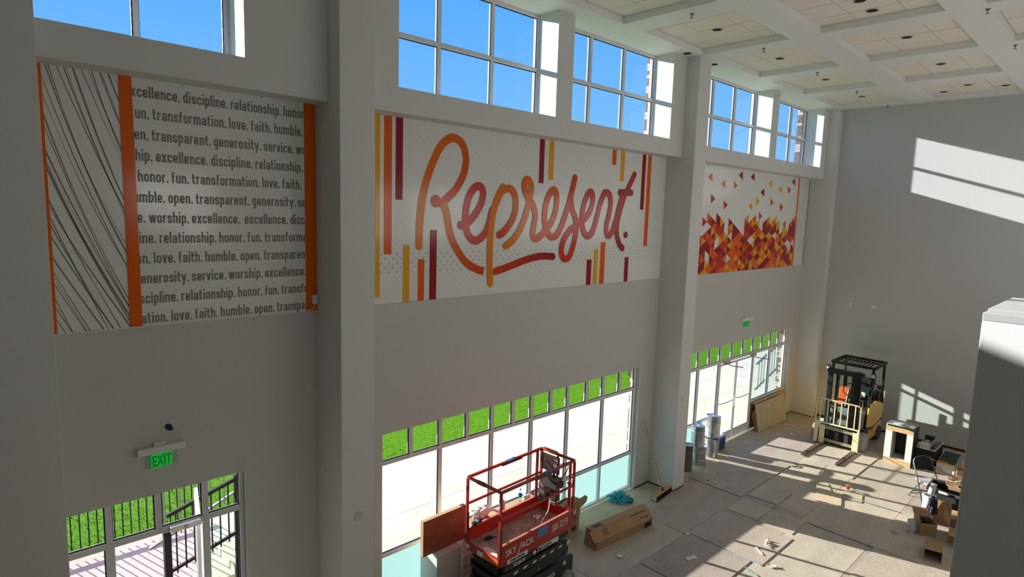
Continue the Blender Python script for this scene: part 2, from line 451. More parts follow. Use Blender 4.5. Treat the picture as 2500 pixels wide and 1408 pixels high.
# storefront 3 (far bay) with double door
r, B = window(7, 12.24, 18.42, 0, 2.75, [], [], 'storefront window of the far bay around the glass double door', .08, .165, skip=True)
tx = [12.75, 13.281, 13.827, 14.358, 14.99, 15.623, 16.215, 16.783, 17.329, 17.862]
for x in tx: B('mullion', x-.025, x+.025, .081, .164, ZTR+.035, 2.70, M_frame)
for x in (13.281, 14.33, 16.235, 17.30): B('mullion', x-.03, x+.03, .081, .164, 0.05 if x not in (14.33, 16.235) else 0, ZTR-.025, M_frame)
B('rail', 12.29, 18.37, .08, .165, ZTR-.025, ZTR+.035, M_frame)
e_ = [12.29]+[v for x in tx for v in (x-.025, x+.025)]+[18.37]
panes(r, B, [(p, q, ZTR+.035, 2.70) for p, q in zip(e_[0::2], e_[1::2])], M_glass)
for p, q in ((12.29, 13.251), (13.311, 14.30), (16.265, 17.27), (17.33, 18.37)):
    B('rail', p, q, .082, .163, .0, .05, M_frame); B('rail', p, q, .082, .163, ZR-.0, ZR+.05, M_frame)
    panes(r, B, [(p, q, ZR+.05, ZTR-.025)], M_glass if p < 14 else M_glass_t)
B('frosted_pane', 12.29, 13.251, .135, .143, .05, ZR, M_frost); panes(r, B, [(13.311, 14.30, .05, ZR)], M_glass)
for p, q in ((16.265, 17.27), (17.33, 18.37)): B('lower_panel', p, q, .12, .15, .05, ZR, M_card2)

def door(n, loc, rz, w_, lab, mirror=1, glass=M_glass, bar=True):
    r = empty('door_%d' % n, loc, rz, lab, 'door', kind='structure')
    def B(name, a, b, c_, d_, e_, f_, m_, parent=r, **k):
        if mirror < 0: a, b = -b, -a
        return bx(a, b, c_, d_, e_, f_).build(name, m_, parent, **k)
    B('stile', 0, .055, 0, .045, .01, 2.17, M_frame, bevel=.003); B('stile', w_-.055, w_, 0, .045, .01, 2.17, M_frame, bevel=.003)
    B('top_rail', .055, w_-.055, 0, .045, 2.11, 2.17, M_frame); B('bottom_rail', .055, w_-.055, 0, .045, .01, .26, M_frame)
    B('pane', .055, w_-.055, .018, .026, .26, 2.11, glass)
    s = mirror
    mb = MB().tube([(s*.05, -.005, 1.12), (s*.06, -.06, 1.12), (s*(w_*.45), -.075, 1.12), (s*(w_-.09), -.06, 1.12), (s*(w_-.05), -.005, 1.12)], .011, 8)
    if bar: mb.build('push_bar', M_alu, r, smooth=True)
    return r
d1 = door(1, (14.362, .10, 0), 0, .915, 'left leaf of the glass double door in the far bay')
MB().tube([(.80, -.02, .95), (.80, -.07, .97), (.80, -.07, 1.22), (.80, -.02, 1.24)], .012, 8).build('pull_handle', M_white, d1, smooth=True)
d2 = door(2, (16.203, .10, 0), 0, .915, 'right leaf of the glass double door in the far bay', -1)

def closer(loc, rz, lab, arm=True):
    r = empty('door_closer', loc, rz, lab, 'door closer')
    bx(-.16, .16, -.06, 0, -.03, .03).build('body', M_alu, r, bevel=.006)
    MB().lathe([(.022, -.062), (.022, -.075), (.001, -.078)], axis='y', seg=12).build('spindle', M_white, r)
    if arm: MB().tube([(.0, -.07, -.03), (.03, -.16, -.06), (.12, -.42, -.06)], .012, 6).build('arm', M_steel, r)
    return r
closer((14.62, .08, 2.19), 0, 'door closer with its arm out above the left leaf of the far double door')
closer((16.10, .08, 2.19), 0, 'door closer with its arm out above the right leaf of the far double door')

# storefront 1 (near bay, left), door standing open outwards
r, B = window(8, .70, 2.52, 0, 2.75, [], [], 'storefront window under the exit sign at the lower left', .08, .165, skip=True)
for x in (1.135, 1.60, 2.085): B('mullion', x-.03, x+.03, .081, .164, ZTR+.03, 2.70, M_frame)
for x in (1.135, 2.085): B('mullion', x-.04, x+.04, .081, .164, 0, ZTR-.03, M_frame)
B('rail', .75, 2.47, .08, .165, ZTR-.03, ZTR+.03, M_frame)
panes(r, B, [(.75, 1.105, ZTR+.03, 2.70), (1.165, 1.57, ZTR+.03, 2.70), (1.63, 2.055, ZTR+.03, 2.70), (2.115, 2.47, ZTR+.03, 2.70)], M_glass)
panes(r, B, [(.75, 1.095, .05, ZTR-.03)], M_glass); panes(r, B, [(2.125, 2.47, .05, ZTR-.03)], M_glass_t)
for p, q in ((.75, 1.095), (2.125, 2.47)): B('rail', p, q, .082, .163, 0, .05, M_frame)
door(3, (2.075, .25, 0), math.radians(76), .87, 'glass door standing open outwards at the lower left', bar=False)
closer((1.86, .08, 2.215), 0, 'door closer on the head of the open door below the exit sign', arm=False)

# ------------------------------------------------------------------ outside
M_conc = mat('concrete', (.72, .64, .50), .85, spec=.15, var=.07, scale=1.2, bump=.05, bscale=30)
M_conc2 = mat('concrete_pink', (.66, .45, .40), .85, spec=.15, var=.05, scale=1.5)
M_grass = mat('grass', (.07, .205, .004), .9, scale=9, col2=(.13, .29, .008), bump=.6, bscale=60, detail=8, spec=.05)
o = MB().box(-12, 4.0, .2, 4.52, -.3, -.02).box(4.0, 40, .2, 4.72, -.3, -.02).build('terrace', M_conc, kind='structure'); tag(o, 'pale concrete terrace outside the windows', 'terrace')
# slabs of the terrace, cut by joints
jx = [-2.0, .6, 3.2, 5.8, 8.4, 11.0, 13.6, 16.2, 18.8, 21.4, 24.0]
for a, b in zip(jx, jx[1:]):
    for c_, d_ in ((.22, 2.30), (2.312, 4.51 if b < 4 else 4.71)):
        bx(a+.006, b-.006, c_, d_, -.02, 0).build('slab', M_conc2 if b < 4 else M_conc, o)
o = MB().box(-60, 4.0, 4.52, 160, -.3, -.005).box(4.0, 120, 4.72, 160, -.3, -.005).build('lawn', M_grass, kind='structure'); tag(o, 'green lawn beyond the terrace', 'lawn')
gb = bpy.data.meshes.new('blades'); gv, gf = [], []
rg = random.Random(3)
for i in range(14000):
    y = 4.78+rg.random()**1.8*11 if i % 5 else 4.56+rg.random()*4; x = rg.uniform(-1, 3.9) if not i % 5 else rg.uniform(-1, 32) if rg.random() < .6 else rg.uniform(0, 8); s = rg.uniform(.012, .03); a = rg.uniform(0, 6.28); h = rg.uniform(.012, .035)
    if abs(x-18.45) < .3 and abs(y-5.6) < .3: continue
    k = len(gv); gv += [(x-s*.35*math.cos(a), y-s*.35*math.sin(a), -.005), (x+s*.35*math.cos(a), y+s*.35*math.sin(a), -.005), (x+rg.uniform(-.03, .03), y+rg.uniform(-.03, .03), h)]
    gf.append((k, k+1, k+2))
gb.from_pydata(gv, [], gf); gb.materials.append(M_grass)
go = bpy.data.objects.new('grass_blades', gb); C.objects.link(go); tag(go, 'short grass blades on the lawn outside', 'grass', kind='stuff')
# canopy unseen from inside, shaped to shade the top of the storefronts, brick piers
o = bx(-3, 19.6, YE, 1.10, 2.715, 2.85).build('canopy', M_frame, kind='structure'); tag(o, 'unseen canopy outside above the storefronts', 'canopy')
M_brick = mat('brick', (.17, .12, .11), .85, var=.3, scale=25)
M_brick2 = mat('brick_pale', (.50, .40, .37), .85, var=.15, scale=25)
def brick_pier(x0, x1, y0, y1, lab):
    r = empty('brick_pier', (x0, y0, 0), 0, lab, 'brick pier', 'brick piers outside the window wall', 'structure')
    bx(.01, x1-x0-.01, 0, y1-y0-.01, 0, 9.6).build('mortar', mat('mortar', (.55, .5, .45), .9), r)
    A, Bq = MB(), MB(); W = x1-x0; D = y1-y0
    z = 0; row = 0
    while z < 9.5:
        L = .2; off = 0 if row % 2 else -L/2
        for side in (0, 1):
            ln = D if side == 0 else W
            t = off
            while t < ln-.01:
                a, b = max(t, 0)+.005, min(t+L, ln)-.005
                if b-a > .02:
                    q = A if rg.random() < .6 else Bq
                    if side == 0: q.box(-.002, .03, a, b, z+.005, z+.07)
                    else: q.box(a+.03 if a < .03 else a, b, D-.03, D, z+.005, z+.07)
                t += L
        z += .075; row += 1
    A.build('dark_bricks', M_brick, r, kind='stuff'); Bq.build('pale_bricks', M_brick2, r, kind='stuff')
brick_pier(18.47, 20.4, YE+.0, YE+.15, 'brick pier outside the last windows by the end wall')
brick_pier(10.90, 11.95, YE+.0, YE+.20, 'brick pier outside the middle column')
brick_pier(3.2, 4.15, YE+.0, YE+.14, 'brick pier outside the column left of the script mural')

M_iron = mat('black_iron', (.008, .008, .010), .8, spec=.2)
M_galv = mat('grey_rail', (.16, .16, .18), .45, metal=.3)
# lawn fence at left
fr = empty('picket_fence', (0, 4.37, 0), 0, 'black iron picket fence between the terrace and the lawn at the lower left', 'fence')
bx(-.6, 3.35, -.02, .02, .09, .13).build('rail', M_iron, fr); bx(-.6, 3.35, -.02, .02, 1.10, 1.14).build('rail', M_iron, fr)
pk = None
for i in range(33):
    x = -.53+.1205*i
    if pk is None: p = bx(-.009, .009, -.009, .009, .04, 1.2).build('picket', M_iron, fr); pk = p.data
    else: p = bpy.data.objects.new('picket', pk); C.objects.link(p); p.parent = fr
    p.location = (x, 0, 0)
# stair guards outside, rising to the right
def stair_guard(loc, L, slope, lab, n, mrail, post_h=1.0, zb=0.1, post0=True):
    r = empty('stair_guard', loc, 0, lab, 'railing', 'stair guards outside')
    MB().bar((0, 0, zb), (L, 0, zb+slope*L), .04).build('bottom_rail', mrail, r)
    MB().bar((0, 0, zb+.85), (L, 0, zb+.85+slope*L), .05).build('top_rail', mrail, r)
    if post0: bx(-.045, .045, -.045, .045, -.6, .72).build('post', mrail, r); bx(-.055, .055, -.055, .055, .72, .735).build('post_cap', mrail, r)
    bx(L-.03, L+.03, -.03, .03, -loc[2], zb+.9+slope*L).build('post', mrail, r)
    for i in range(1, n):
        x = L*i/n
        bx(x-.009, x+.009, -.009, .009, zb-.08+slope*x, zb+.86+slope*x).build('picket', mrail, r)
    return r
stair_guard((2.09, 1.9, .55), .95, .30, 'black stair guard with pickets seen through the open door', 8, M_iron)
stair_guard((2.05, 2.75, .55), 1.3, .42, 'grey stair handrail crossing in front of the lawn at lower left', 6, M_galv, post0=False)
st = empty('outside_stair', (2.5, 1.95, 0), 0, 'pale outdoor stair beside the glass at the lower left', 'stair', kind='structure')
for i in range(6): bx(.2*i+.1, 1.5, 0, .75, i*.12, (i+1)*.12-.002).build('step', M_conc, st)
stair_guard((19.0, 1.2, .30), 1.7, .30, 'dark stair guard beside the brick pier outside the far bay', 9, M_galv, post0=False)
o = empty('utility_post', (18.45, 5.6, 0), 0, 'small dark post on the lawn seen through the last transom of the middle bay', 'post')
bx(-.12, .12, -.1, .1, 0, .55).build('housing', M_dark, o, bevel=.02); bx(-.14, .14, -.12, .12, .55, .6).build('lid', M_frame, o)
# ------------------------------------------------------------------ murals: measured outlines on the wall plane (x, z)
STROKES={
 'r_arch':[(4.988, 5.358), (4.992, 5.627), (5.024, 5.947), (5.092, 6.246), (5.203, 6.529), (5.34, 6.774), (5.487, 6.9), (5.62, 6.92), (5.746, 6.845), (5.804, 6.707), (5.814, 6.575), (5.766, 6.394), (5.642, 6.199), (5.505, 6.072), (5.369, 5.979), (5.265, 6.002)],
 'r_leg':[(5.41, 5.981), (5.468, 5.828), (5.514, 5.629), (5.574, 5.45), (5.693, 5.268), (5.843, 5.103), (6.026, 4.998), (6.214, 4.94)],
 'underline':[(6.463, 4.929), (6.665, 4.972), (6.934, 5.041), (7.213, 5.107), (7.505, 5.143), (7.802, 5.129)],
 'first_e':[(5.735, 5.658), (5.872, 5.695), (6.018, 5.828), (6.134, 6.004), (6.166, 6.167), (6.096, 6.251), (5.991, 6.223), (5.899, 6.11), (5.845, 5.949), (5.826, 5.768), (5.845, 5.608), (5.907, 5.489), (6.014, 5.424), (6.135, 5.458), (6.241, 5.563), (6.314, 5.728), (6.355, 5.894)],
 'p_stem':[(6.576, 6.261), (6.475, 6.11), (6.388, 5.871), (6.344, 5.563), (6.332, 5.278), (6.337, 5.038), (6.356, 4.743)],
 'p_bowl':[(6.447, 6.014), (6.528, 6.171), (6.633, 6.235), (6.748, 6.241), (6.839, 6.148), (6.866, 6.004), (6.839, 5.832), (6.738, 5.673), (6.61, 5.551), (6.52, 5.508)],
 'r_low':[(6.671, 5.332), (6.816, 5.416), (6.973, 5.588), (7.07, 5.762), (7.145, 5.963), (7.199, 6.163), (7.214, 6.288), (7.174, 6.384), (7.099, 6.412), (7.05, 6.353), (7.062, 6.243), (7.137, 6.123), (7.26, 6.003), (7.33, 5.842), (7.296, 5.639), (7.285, 5.487), (7.379, 5.441), (7.504, 5.512), (7.666, 5.641), (7.8, 5.851), (7.846, 6.06), (7.825, 6.227), (7.753, 6.271), (7.645, 6.181), (7.566, 5.974), (7.554, 5.769), (7.612, 5.589), (7.733, 5.472), (7.886, 5.511), (8.013, 5.696)],
 's_down':[(8.013, 5.696), (8.118, 5.936), (8.221, 6.231), (8.3, 6.511)],
 's_loop':[(8.204, 6.178), (8.258, 5.967), (8.365, 5.781), (8.394, 5.591), (8.339, 5.347), (8.241, 5.131), (8.118, 5.075), (8.025, 5.163), (8.033, 5.351), (8.163, 5.537), (8.38, 5.673), (8.604, 5.784), (8.754, 5.924), (8.82, 6.092), (8.81, 6.229), (8.741, 6.286), (8.629, 6.167), (8.551, 5.947), (8.544, 5.728), (8.621, 5.536), (8.742, 5.481), (8.867, 5.578), (8.971, 5.845), (9.051, 6.099), (9.172, 6.294)],
 'n_arch':[(9.044, 6.071), (9.163, 6.286), (9.303, 6.263), (9.362, 6.109), (9.325, 5.88), (9.259, 5.65), (9.304, 5.498), (9.419, 5.521), (9.534, 5.739), (9.611, 5.972), (9.696, 6.222)],
 't_stem':[(10.076, 6.679), (9.922, 6.45), (9.782, 6.24), (9.669, 5.974), (9.594, 5.71), (9.602, 5.506), (9.69, 5.329), (9.801, 5.238)],
 't_bar':[(9.639, 6.315), (9.998, 6.325)],
}
DOT= (9.882, 5.499)
BARS= [('y', 4.281, 4.351, 4.668, 7.154), ('o', 4.415, 4.533, 5.252, 7.149), ('r', 4.595, 4.706, 5.997, 7.149), ('y', 4.724, 4.83, 4.569, 5.373), ('o', 4.976, 5.083, 4.566, 5.168), ('r', 5.179, 5.298, 4.561, 5.584), ('r', 7.386, 7.499, 6.375, 7.143), ('y', 7.619, 7.733, 6.438, 7.139), ('o', 9.354, 9.473, 6.821, 7.143), ('y', 9.622, 9.739, 6.524, 7.139), ('r', 10.331, 10.445, 6.006, 7.145), ('o', 10.524, 10.643, 5.27, 7.132), ('r', 8.737, 8.87, 4.568, 5.046), ('y', 8.938, 9.052, 4.564, 5.233), ('o', 9.128, 9.262, 4.567, 5.364), ('r', 9.907, 10.029, 4.567, 5.055)]
TRIS= [('o', (12.927, 6.817), (13.117, 6.92), (13.146, 6.714)), ('o2', (13.562, 6.693), (13.749, 6.802), (13.782, 6.589)), ('o2', (14.391, 6.697), (14.172, 6.804), (14.207, 6.582)), ('r', (14.41, 6.942), (14.607, 7.052), (14.642, 6.838)), ('r', (15.049, 6.94), (15.236, 7.057), (15.273, 6.844)), ('y', (16.091, 6.829), (16.286, 6.938), (16.328, 6.719)), ('y', (16.721, 6.708), (16.926, 6.824), (16.967, 6.619)), ('r', (15.667, 6.579), (15.865, 6.697), (15.905, 6.481)), ('r2', (17.546, 6.726), (17.335, 6.832), (17.38, 6.616)), ('r', (17.573, 6.96), (17.767, 7.075), (17.814, 6.856)), ('r', (13.331, 6.332), (13.12, 6.44), (13.151, 6.218)), ('r2', (13.959, 6.208), (13.745, 6.312), (13.778, 6.094)), ('y', (15.655, 6.346), (15.432, 6.45), (15.471, 6.23)), ('y', (15.035, 6.212), (15.233, 6.325), (15.27, 6.113)), ('o', (16.496, 6.355), (16.292, 6.459), (16.334, 6.238)), ('r2', (17.129, 6.24), (16.902, 6.343), (16.947, 6.115)), ('r2', (15.871, 5.969), (15.66, 6.079), (15.696, 5.874)), ('r', (13.012, 7.117), (12.901, 7.161), (12.914, 7.068)), ('y', (13.809, 7.101), (13.759, 7.13), (13.767, 7.076))]
OUTL= [(12.736, 5.447), (12.741, 5.723), (12.927, 5.832), (12.924, 6.071), (13.323, 5.837), (13.55, 5.95), (13.761, 5.843), (13.797, 5.598), (14.009, 5.485), (13.975, 5.711), (14.18, 5.814), (14.404, 5.702), (14.813, 5.471), (14.819, 5.74), (14.626, 5.85), (14.83, 5.974), (14.838, 6.079), (15.02, 5.966), (15.058, 5.742), (15.441, 5.949), (15.466, 5.745), (15.664, 5.844), (15.707, 5.601), (16.107, 5.837), (16.09, 6.083), (16.537, 5.842), (16.718, 5.971), (16.907, 5.859), (16.921, 5.604), (17.156, 5.526), (17.16, 5.721), (17.34, 5.839), (17.369, 5.605), (17.735, 5.83), (17.999, 5.966)]
def col_mat(name, rough=.14):
    m = bpy.data.materials.new(name); m.use_nodes = True; n = m.node_tree; b = n.nodes['Principled BSDF']
    a = n.nodes.new('ShaderNodeVertexColor'); a.layer_name = 'Col'
    n.links.new(a.outputs[0], b.inputs['Base Color']); b.inputs['Roughness'].default_value = rough; b.inputs['Specular IOR Level'].default_value = .35
    return m
M_print = col_mat('printed_colour')
PAL = {'y': (.88, .42, .015), 'o': (.85, .125, .006), 'r': (.33, .006, .016), 'r2': (.62, .03, .01), 'o2': (.80, .20, .03), 'w': (.84, .84, .82)}

def dotted(name):
    m = mat(name, (.86, .865, .85), .14, spec=.5); n = m.node_tree; b = n.nodes['Principled BSDF']
    t = n.nodes.new('ShaderNodeTexCoord'); s = n.nodes.new('ShaderNodeSeparateXYZ'); n.links.new(t.outputs['Object'], s.inputs[0])
    def math_(op, a, bb=None, c=None):
        q = n.nodes.new('ShaderNodeMath'); q.operation = op
        for i, v in enumerate((a, bb, c)):
            if v is None: continue
            if isinstance(v, (int, float)): q.inputs[i].default_value = v
            else: n.links.new(v, q.inputs[i])
        return q.outputs[0]
    P = .125
    def grid(ox, oz):
        fx = math_('SUBTRACT', math_('FRACT', math_('ADD', math_('DIVIDE', s.outputs['X'], P), ox)), .5)
        fz = math_('SUBTRACT', math_('FRACT', math_('ADD', math_('DIVIDE', s.outputs['Z'], P), oz)), .5)
        return math_('SQRT', math_('ADD', math_('MULTIPLY', fx, fx), math_('MULTIPLY', fz, fz)))
    dd = math_('MINIMUM', grid(0, 0), grid(.5, .5))
    dot = math_('LESS_THAN', dd, .125)
    band = math_('MULTIPLY', math_('GREATER_THAN', s.outputs['Z'], 4.98), math_('LESS_THAN', s.outputs['Z'], 5.30))
    amt = math_('ADD', .07, math_('MULTIPLY', band, .34))
    f = math_('MULTIPLY', dot, amt)
    mx = n.nodes.new('ShaderNodeMixRGB'); n.links.new(f, mx.inputs[0]); mx.inputs[1].default_value = (.84, .845, .83, 1); mx.inputs[2].default_value = (.12, .12, .11, 1)
    n.links.new(mx.outputs[0], b.inputs['Base Color'])
    return m

# --- glyphs of a condensed block alphabet
T_ = .235
def G():
    l, r_, b, t, c = .12, .52, .12, .88, .10
    bowl = [(l, b+c), (l, t-c), (l+c, t), (r_-c, t), (r_, t-c), (r_, b+c), (r_-c, b), (l+c, b)]
    g = {}
    g['o'] = (.64, [('c', bowl)])
    g['c'] = (.62, [('l', [(r_, .63), (r_, t-c), (r_-c, t), (l+c, t), (l, t-c), (l, b+c), (l+c, b), (r_-c, b), (r_, b+c), (r_, .37)])])
    g['e'] = (.64, [('l', [(l, .47), (r_, .47), (r_, t-c), (r_-c, t), (l+c, t), (l, t-c), (l, b+c), (l+c, b), (r_-c, b), (r_, b+c), (r_, .30)])])
    g['a'] = (.64, [('l', [(l, .70), (l, t-c), (l+c, t), (r_-c, t), (r_, t-c), (r_, 0)]), ('l', [(r_, .52), (l+c, .52), (l, .42), (l, b+c), (l+c, b), (r_, b)])])
    g['n'] = (.64, [('l', [(l, 0), (l, 1)]), ('l', [(l, t-.06), (l+c, t), (r_-c, t), (r_, t-c), (r_, 0)])])
    g['m'] = (1.02, [('l', [(l, 0), (l, 1)]), ('l', [(l, t), (.41, t), (.51, t-c), (.51, 0)]), ('l', [(.51, t), (.80, t), (.90, t-c), (.90, 0)])])
    g['h'] = (.64, [('l', [(l, 0), (l, 1.42)]), ('l', [(l, t-.06), (l+c, t), (r_-c, t), (r_, t-c), (r_, 0)])])
    g['u'] = (.64, [('l', [(r_, 1), (r_, 0)]), ('l', [(r_, b), (l+c, b), (l, b+c), (l, 1)])])
    g['r'] = (.46, [('l', [(l, 0), (l, 1)]), ('l', [(l, t-.12), (l+c, t), (.44, t)])])
    g['i'] = (.24, [('l', [(l, 0), (l, 1)]), ('l', [(l, 1.2), (l, 1.42)])])
    g['l'] = (.24, [('l', [(l, 0), (l, 1.42)])])
    g['t'] = (.46, [('l', [(.17, 1.30), (.17, b+c), (.17+c, b), (.44, b)]), ('l', [(0, t), (.44, t)])])
    g['f'] = (.44, [('l', [(.17, 0), (.17, 1.22), (.17+c, 1.30), (.42, 1.30)]), ('l', [(0, t), (.40, t)])])
    g['d'] = (.64, [('c', bowl), ('l', [(r_, 0), (r_, 1.42)])])
    g['b'] = (.64, [('c', bowl), ('l', [(l, 0), (l, 1.42)])])
    g['p'] = (.64, [('c', bowl), ('l', [(l, -.38), (l, 1)])])
    g['g'] = (.64, [('c', bowl), ('l', [(r_, 1), (r_, -.18), (r_-c, -.28), (l, -.28)])])
    g['s'] = (.62, [('l', [(r_, .66), (r_, t-c), (r_-c, t), (l+c, t), (l, t-c), (l, .62), (l+c, .53), (r_-c, .46), (r_, .37), (r_, b+c), (r_-c, b), (l+c, b), (l, b+c), (l, .33)])])
    g['v'] = (.62, [('l', [(.08, 1), (.31, 0)]), ('l', [(.31, 0), (.54, 1)])])
    g['w'] = (.92, [('l', [(.08, 1), (.27, 0)]), ('l', [(.27, 0), (.46, 1)]), ('l', [(.46, 1), (.65, 0)]), ('l', [(.65, 0), (.84, 1)])])
    g['x'] = (.60, [('l', [(.08, 0), (.52, 1)]), ('l', [(.08, 1), (.52, 0)])])
    g['y'] = (.62, [('l', [(.08, 1), (.31, .02)]), ('l', [(.55, 1), (.22, -.38)])])
    g['.'] = (.24, [('l', [(.12, 0), (.12, .24)])])
    return g
GL = G()
def str_width(s): return sum(.30 if c == ' ' else GL[c][0]+.115 for c in s)
def put_text(mb, s, x, z, h, sx, y, lo, hi):
    for i, c in enumerate(s):
        if c == ' ': x += .30*h*sx; continue
        wd, st = GL[c]
        if x + wd*h*sx > lo-.02 and x < hi+.02:
            for jj, (kind, p) in enumerate(st):
                q = [(x+px*h*sx, z+pz*h) for px, pz in p]
                ribbon(mb, q, T_*h*.86, y-.0004*jj-.00001*(i % 2), cap=False, closed=(kind == 'c'))
        x += (wd+.115)*h*sx
def clip_x(mb, lo, hi):
    for co, no in (((lo, 0, 0), (-1, 0, 0)), ((hi, 0, 0), (1, 0, 0))):
        bmesh.ops.bisect_plane(mb.bm, geom=mb.bm.verts[:]+mb.bm.edges[:]+mb.bm.faces[:], plane_co=co, plane_no=no, clear_outer=True)
def clip_z(mb, lo, hi):
    for co, no in (((0, 0, lo), (0, 0, -1)), ((0, 0, hi), (0, 0, 1))):
        bmesh.ops.bisect_plane(mb.bm, geom=mb.bm.verts[:]+mb.bm.edges[:]+mb.bm.faces[:], plane_co=co, plane_no=no, clear_outer=True)

# --- mural 1: words
m1 = bx(.702, 3.44, .004, .028, ZM+.002, 7.30).build('word_mural', M_mural)
tag(m1, 'wall mural of grey words between orange stripes at the left', 'mural')
M_or = mat('orange_print', (.85, .14, .006), .14, spec=.35)
for a, b in ((.704, .792), (1.40, 1.513), (3.302, 3.4395)):
    MB().box(a, b, -.003, .004, ZM+.004, 7.29).build('orange_stripe', M_or, m1)
LN = [(1.535, 'humble. open. transparent. generosity. service.', 'h', 1.35),
 (1.981, 'excellence. discipline. relationship. honor.', 'discipline', 0), (1.688, 'honor. fun. transformation. love. faith. humble. open.', 'transformation', 0),
 (1.673, 'humble. open. transparent. generosity. service. worship.', 'transparent', 0), (1.702, 'worship. excellence. discipline. relationship. honor.', 'excellence', 0),
 (1.531, 'honor. fun. transformation. love. faith.', 'honor', 0), (1.803, 'faith. humble. open. transparent. generosity. service.', 'open', 0),
 (1.614, 'service. worship. excellence.  excellence. discipline.', 'worship', 0), (1.704, 'discipline. relationship. honor. fun. transformation. love.', 'relationship', 0),
 (1.643, 'transformation. love. faith. humble. open. transparent. generosity.', 'love', 0), (1.518, 'generosity. service. worship. excellence. discipline.', 'enerosity', 0),
 (1.892, 'discipline. relationship. honor. fun. transformation. love.', 'relationship', 0), (1.786, 'transformation. love. faith. humble. open. transparent.', 'love', 0)]
hx = .0835
sxx = (3.271-1.531)/(str_width('honor. fun. transformation. love. faith.')*hx)
for k, (xr, s, ref, _) in enumerate(LN):
    z = 6.911-.2103*(k-1) if k else 7.121
    x0 = xr - str_width(s[:s.index(ref)])*hx*sxx
    mb = MB(); put_text(mb, s, x0, z, hx, sxx, .0025, 1.515, 3.30); clip_x(mb, 1.515, 3.30); clip_z(mb, 4.57, 7.29)
    mb.build('text_line', M_grey, m1)
# sweeping grey strokes
rs = random.Random(11)
def strokes(parent, xl, xr, zl, zh, n, wmul, name='sweeping_line', slope=.36, m_=M_grey):
    for i in range(n):
        x0 = xl-(zh-zl)*slope*.95 + (xr-xl+(zh-zl)*slope*.95)*(i+rs.uniform(-.3, .3))/n
        pts, ws = [], []
        sl = slope*rs.uniform(.85, 1.15); wv = rs.uniform(.006, .016)*wmul; bend = rs.uniform(.04, .14)
        for k in range(25):
            t = k/24; z = zh-(zh-zl)*t
            x = x0 + (zh-zl)*sl*t + bend*math.sin(t*math.pi)*-1
            pts.append((x, z)); ws.append(max(.0015, wv*(.35+.65*abs(math.sin(math.pi*(t*1.1+i*.37))))))
        mb = MB(); ribbon(mb, pts, ws, .0025 if parent is m1 else .0015, cap=False); clip_x(mb, xl, xr)
        if len(mb.bm.faces): mb.build(name, m_, parent)
        else: mb.bm.free()
strokes(m1, .793, 1.399, ZM+.004, 7.29, 34, 1.0)
# clip + cable at the right end of mural 1 and the raceway along its foot
o = empty('cable_box', (3.40, -.02, 4.66), 0, 'small white box with a cable loop at the lower right of the word mural', 'junction box')
bx(-.03, .035, -.03, .015, .0, .11).build('cover', M_white, o, bevel=.004)
MB().tube(smooth_path([(0, -.01, 0), (-.01, -.02, -.04), (-.05, -.02, -.07), (-.12, -.015, -.085), (-.2, -.01, -.088)]), .005, 6).build('cable', M_white, o, smooth=True)
o = MB().tube([(.72, -.010, ZM), (1.05, -.012, ZM+.004), (1.06, -.02, ZM+.01), (1.9, -.010, ZM), (2.6, -.010, ZM+.003), (3.2, -.010, ZM)], .006, 6).build('cable_run', M_white)
tag(o, 'thin white cable lying along the foot of the word mural', 'cable')

# --- mural 2: script word
m2 = bx(XB1-.01, XC0+.02, .004, .028, ZM+.002, 7.30).build('script_mural', dotted('dotted_vinyl'))
tag(m2, 'wall mural reading Represent in red and orange script', 'mural')
for c, a, b, z0, z1 in BARS:
    z1 = 7.29 if z1 > 7.1 else z1; z0 = ZM+.004 if z0 < 4.60 else z0
    mb = MB(); ly = mb.bm.loops.layers.color.new('Col') if False else mb.bm.loops.layers.float_color.new('Col')
    mb.box(a, b, -.001, .004, z0, z1)
    for f in mb.bm.faces:
        for lp in f.loops: lp[ly] = (*PAL[c], 1)
    mb.build('stripe', M_print, m2)
O1, R1, R2, D1 = (.85, .21, .008), (.70, .05, .01), (.58, .02, .018), (.36, .006, .014)
SC = {'r_arch': (O1, R1), 'r_leg': (O1, R1), 'underline': (R1, D1), 'first_e': (R2, (.70, .06, .02)), 'p_stem': (O1, (.86, .24, .01)), 'p_bowl': (O1, R1),
      'r_low': (O1, R1), 's_down': (R1, R1), 's_loop': (R1, R2), 'n_arch': (R2, R2), 't_stem': (R2, D1), 't_bar': (D1, D1)}
for i, (k, pts) in enumerate(STROKES.items()):
    mb = MB(); ly = mb.bm.loops.layers.float_color.new('Col')
    y = .0015 - .0012*i
    P = smooth_path(pts, 6)
    ribbon(mb, P, .122, y, t=.7e-5, cap=(k not in ('r_leg',)), col=SC[k], layer=ly)
    if k == 'r_arch':
        cx, cz = 5.268, 6.0; v = [mb._v((cx+.093*math.cos(a), y-.0001, cz+.093*math.sin(a))) for a in [2*math.pi*j/20 for j in range(20)]]
        f = mb.bm.faces.new(v)
        for lp in f.loops: lp[ly] = (*R1, 1)
    if k == 'first_e':
        pass
    o = mb.build('script_stroke', M_print, m2)
    mo = MB()
    ribbon(mo, P, .144, .0034-.00008*i, t=3e-7, cap=True); mo.build('stroke_outline', mat('mural_white', (.74, .70, .66), .3), m2) if i == 0 else mo.build('stroke_outline', bpy.data.materials['mural_white'], m2)
mb = MB(); ly = mb.bm.loops.layers.float_color.new('Col')
f = mb.bm.faces.new([mb._v((DOT[0]+.062*math.cos(a), -.0135, DOT[1]+.062*math.sin(a))) for a in [2*math.pi*j/20 for j in range(20)]])
for lp in f.loops: lp[ly] = (*D1, 1)
mb.build('full_stop', M_print, m2)

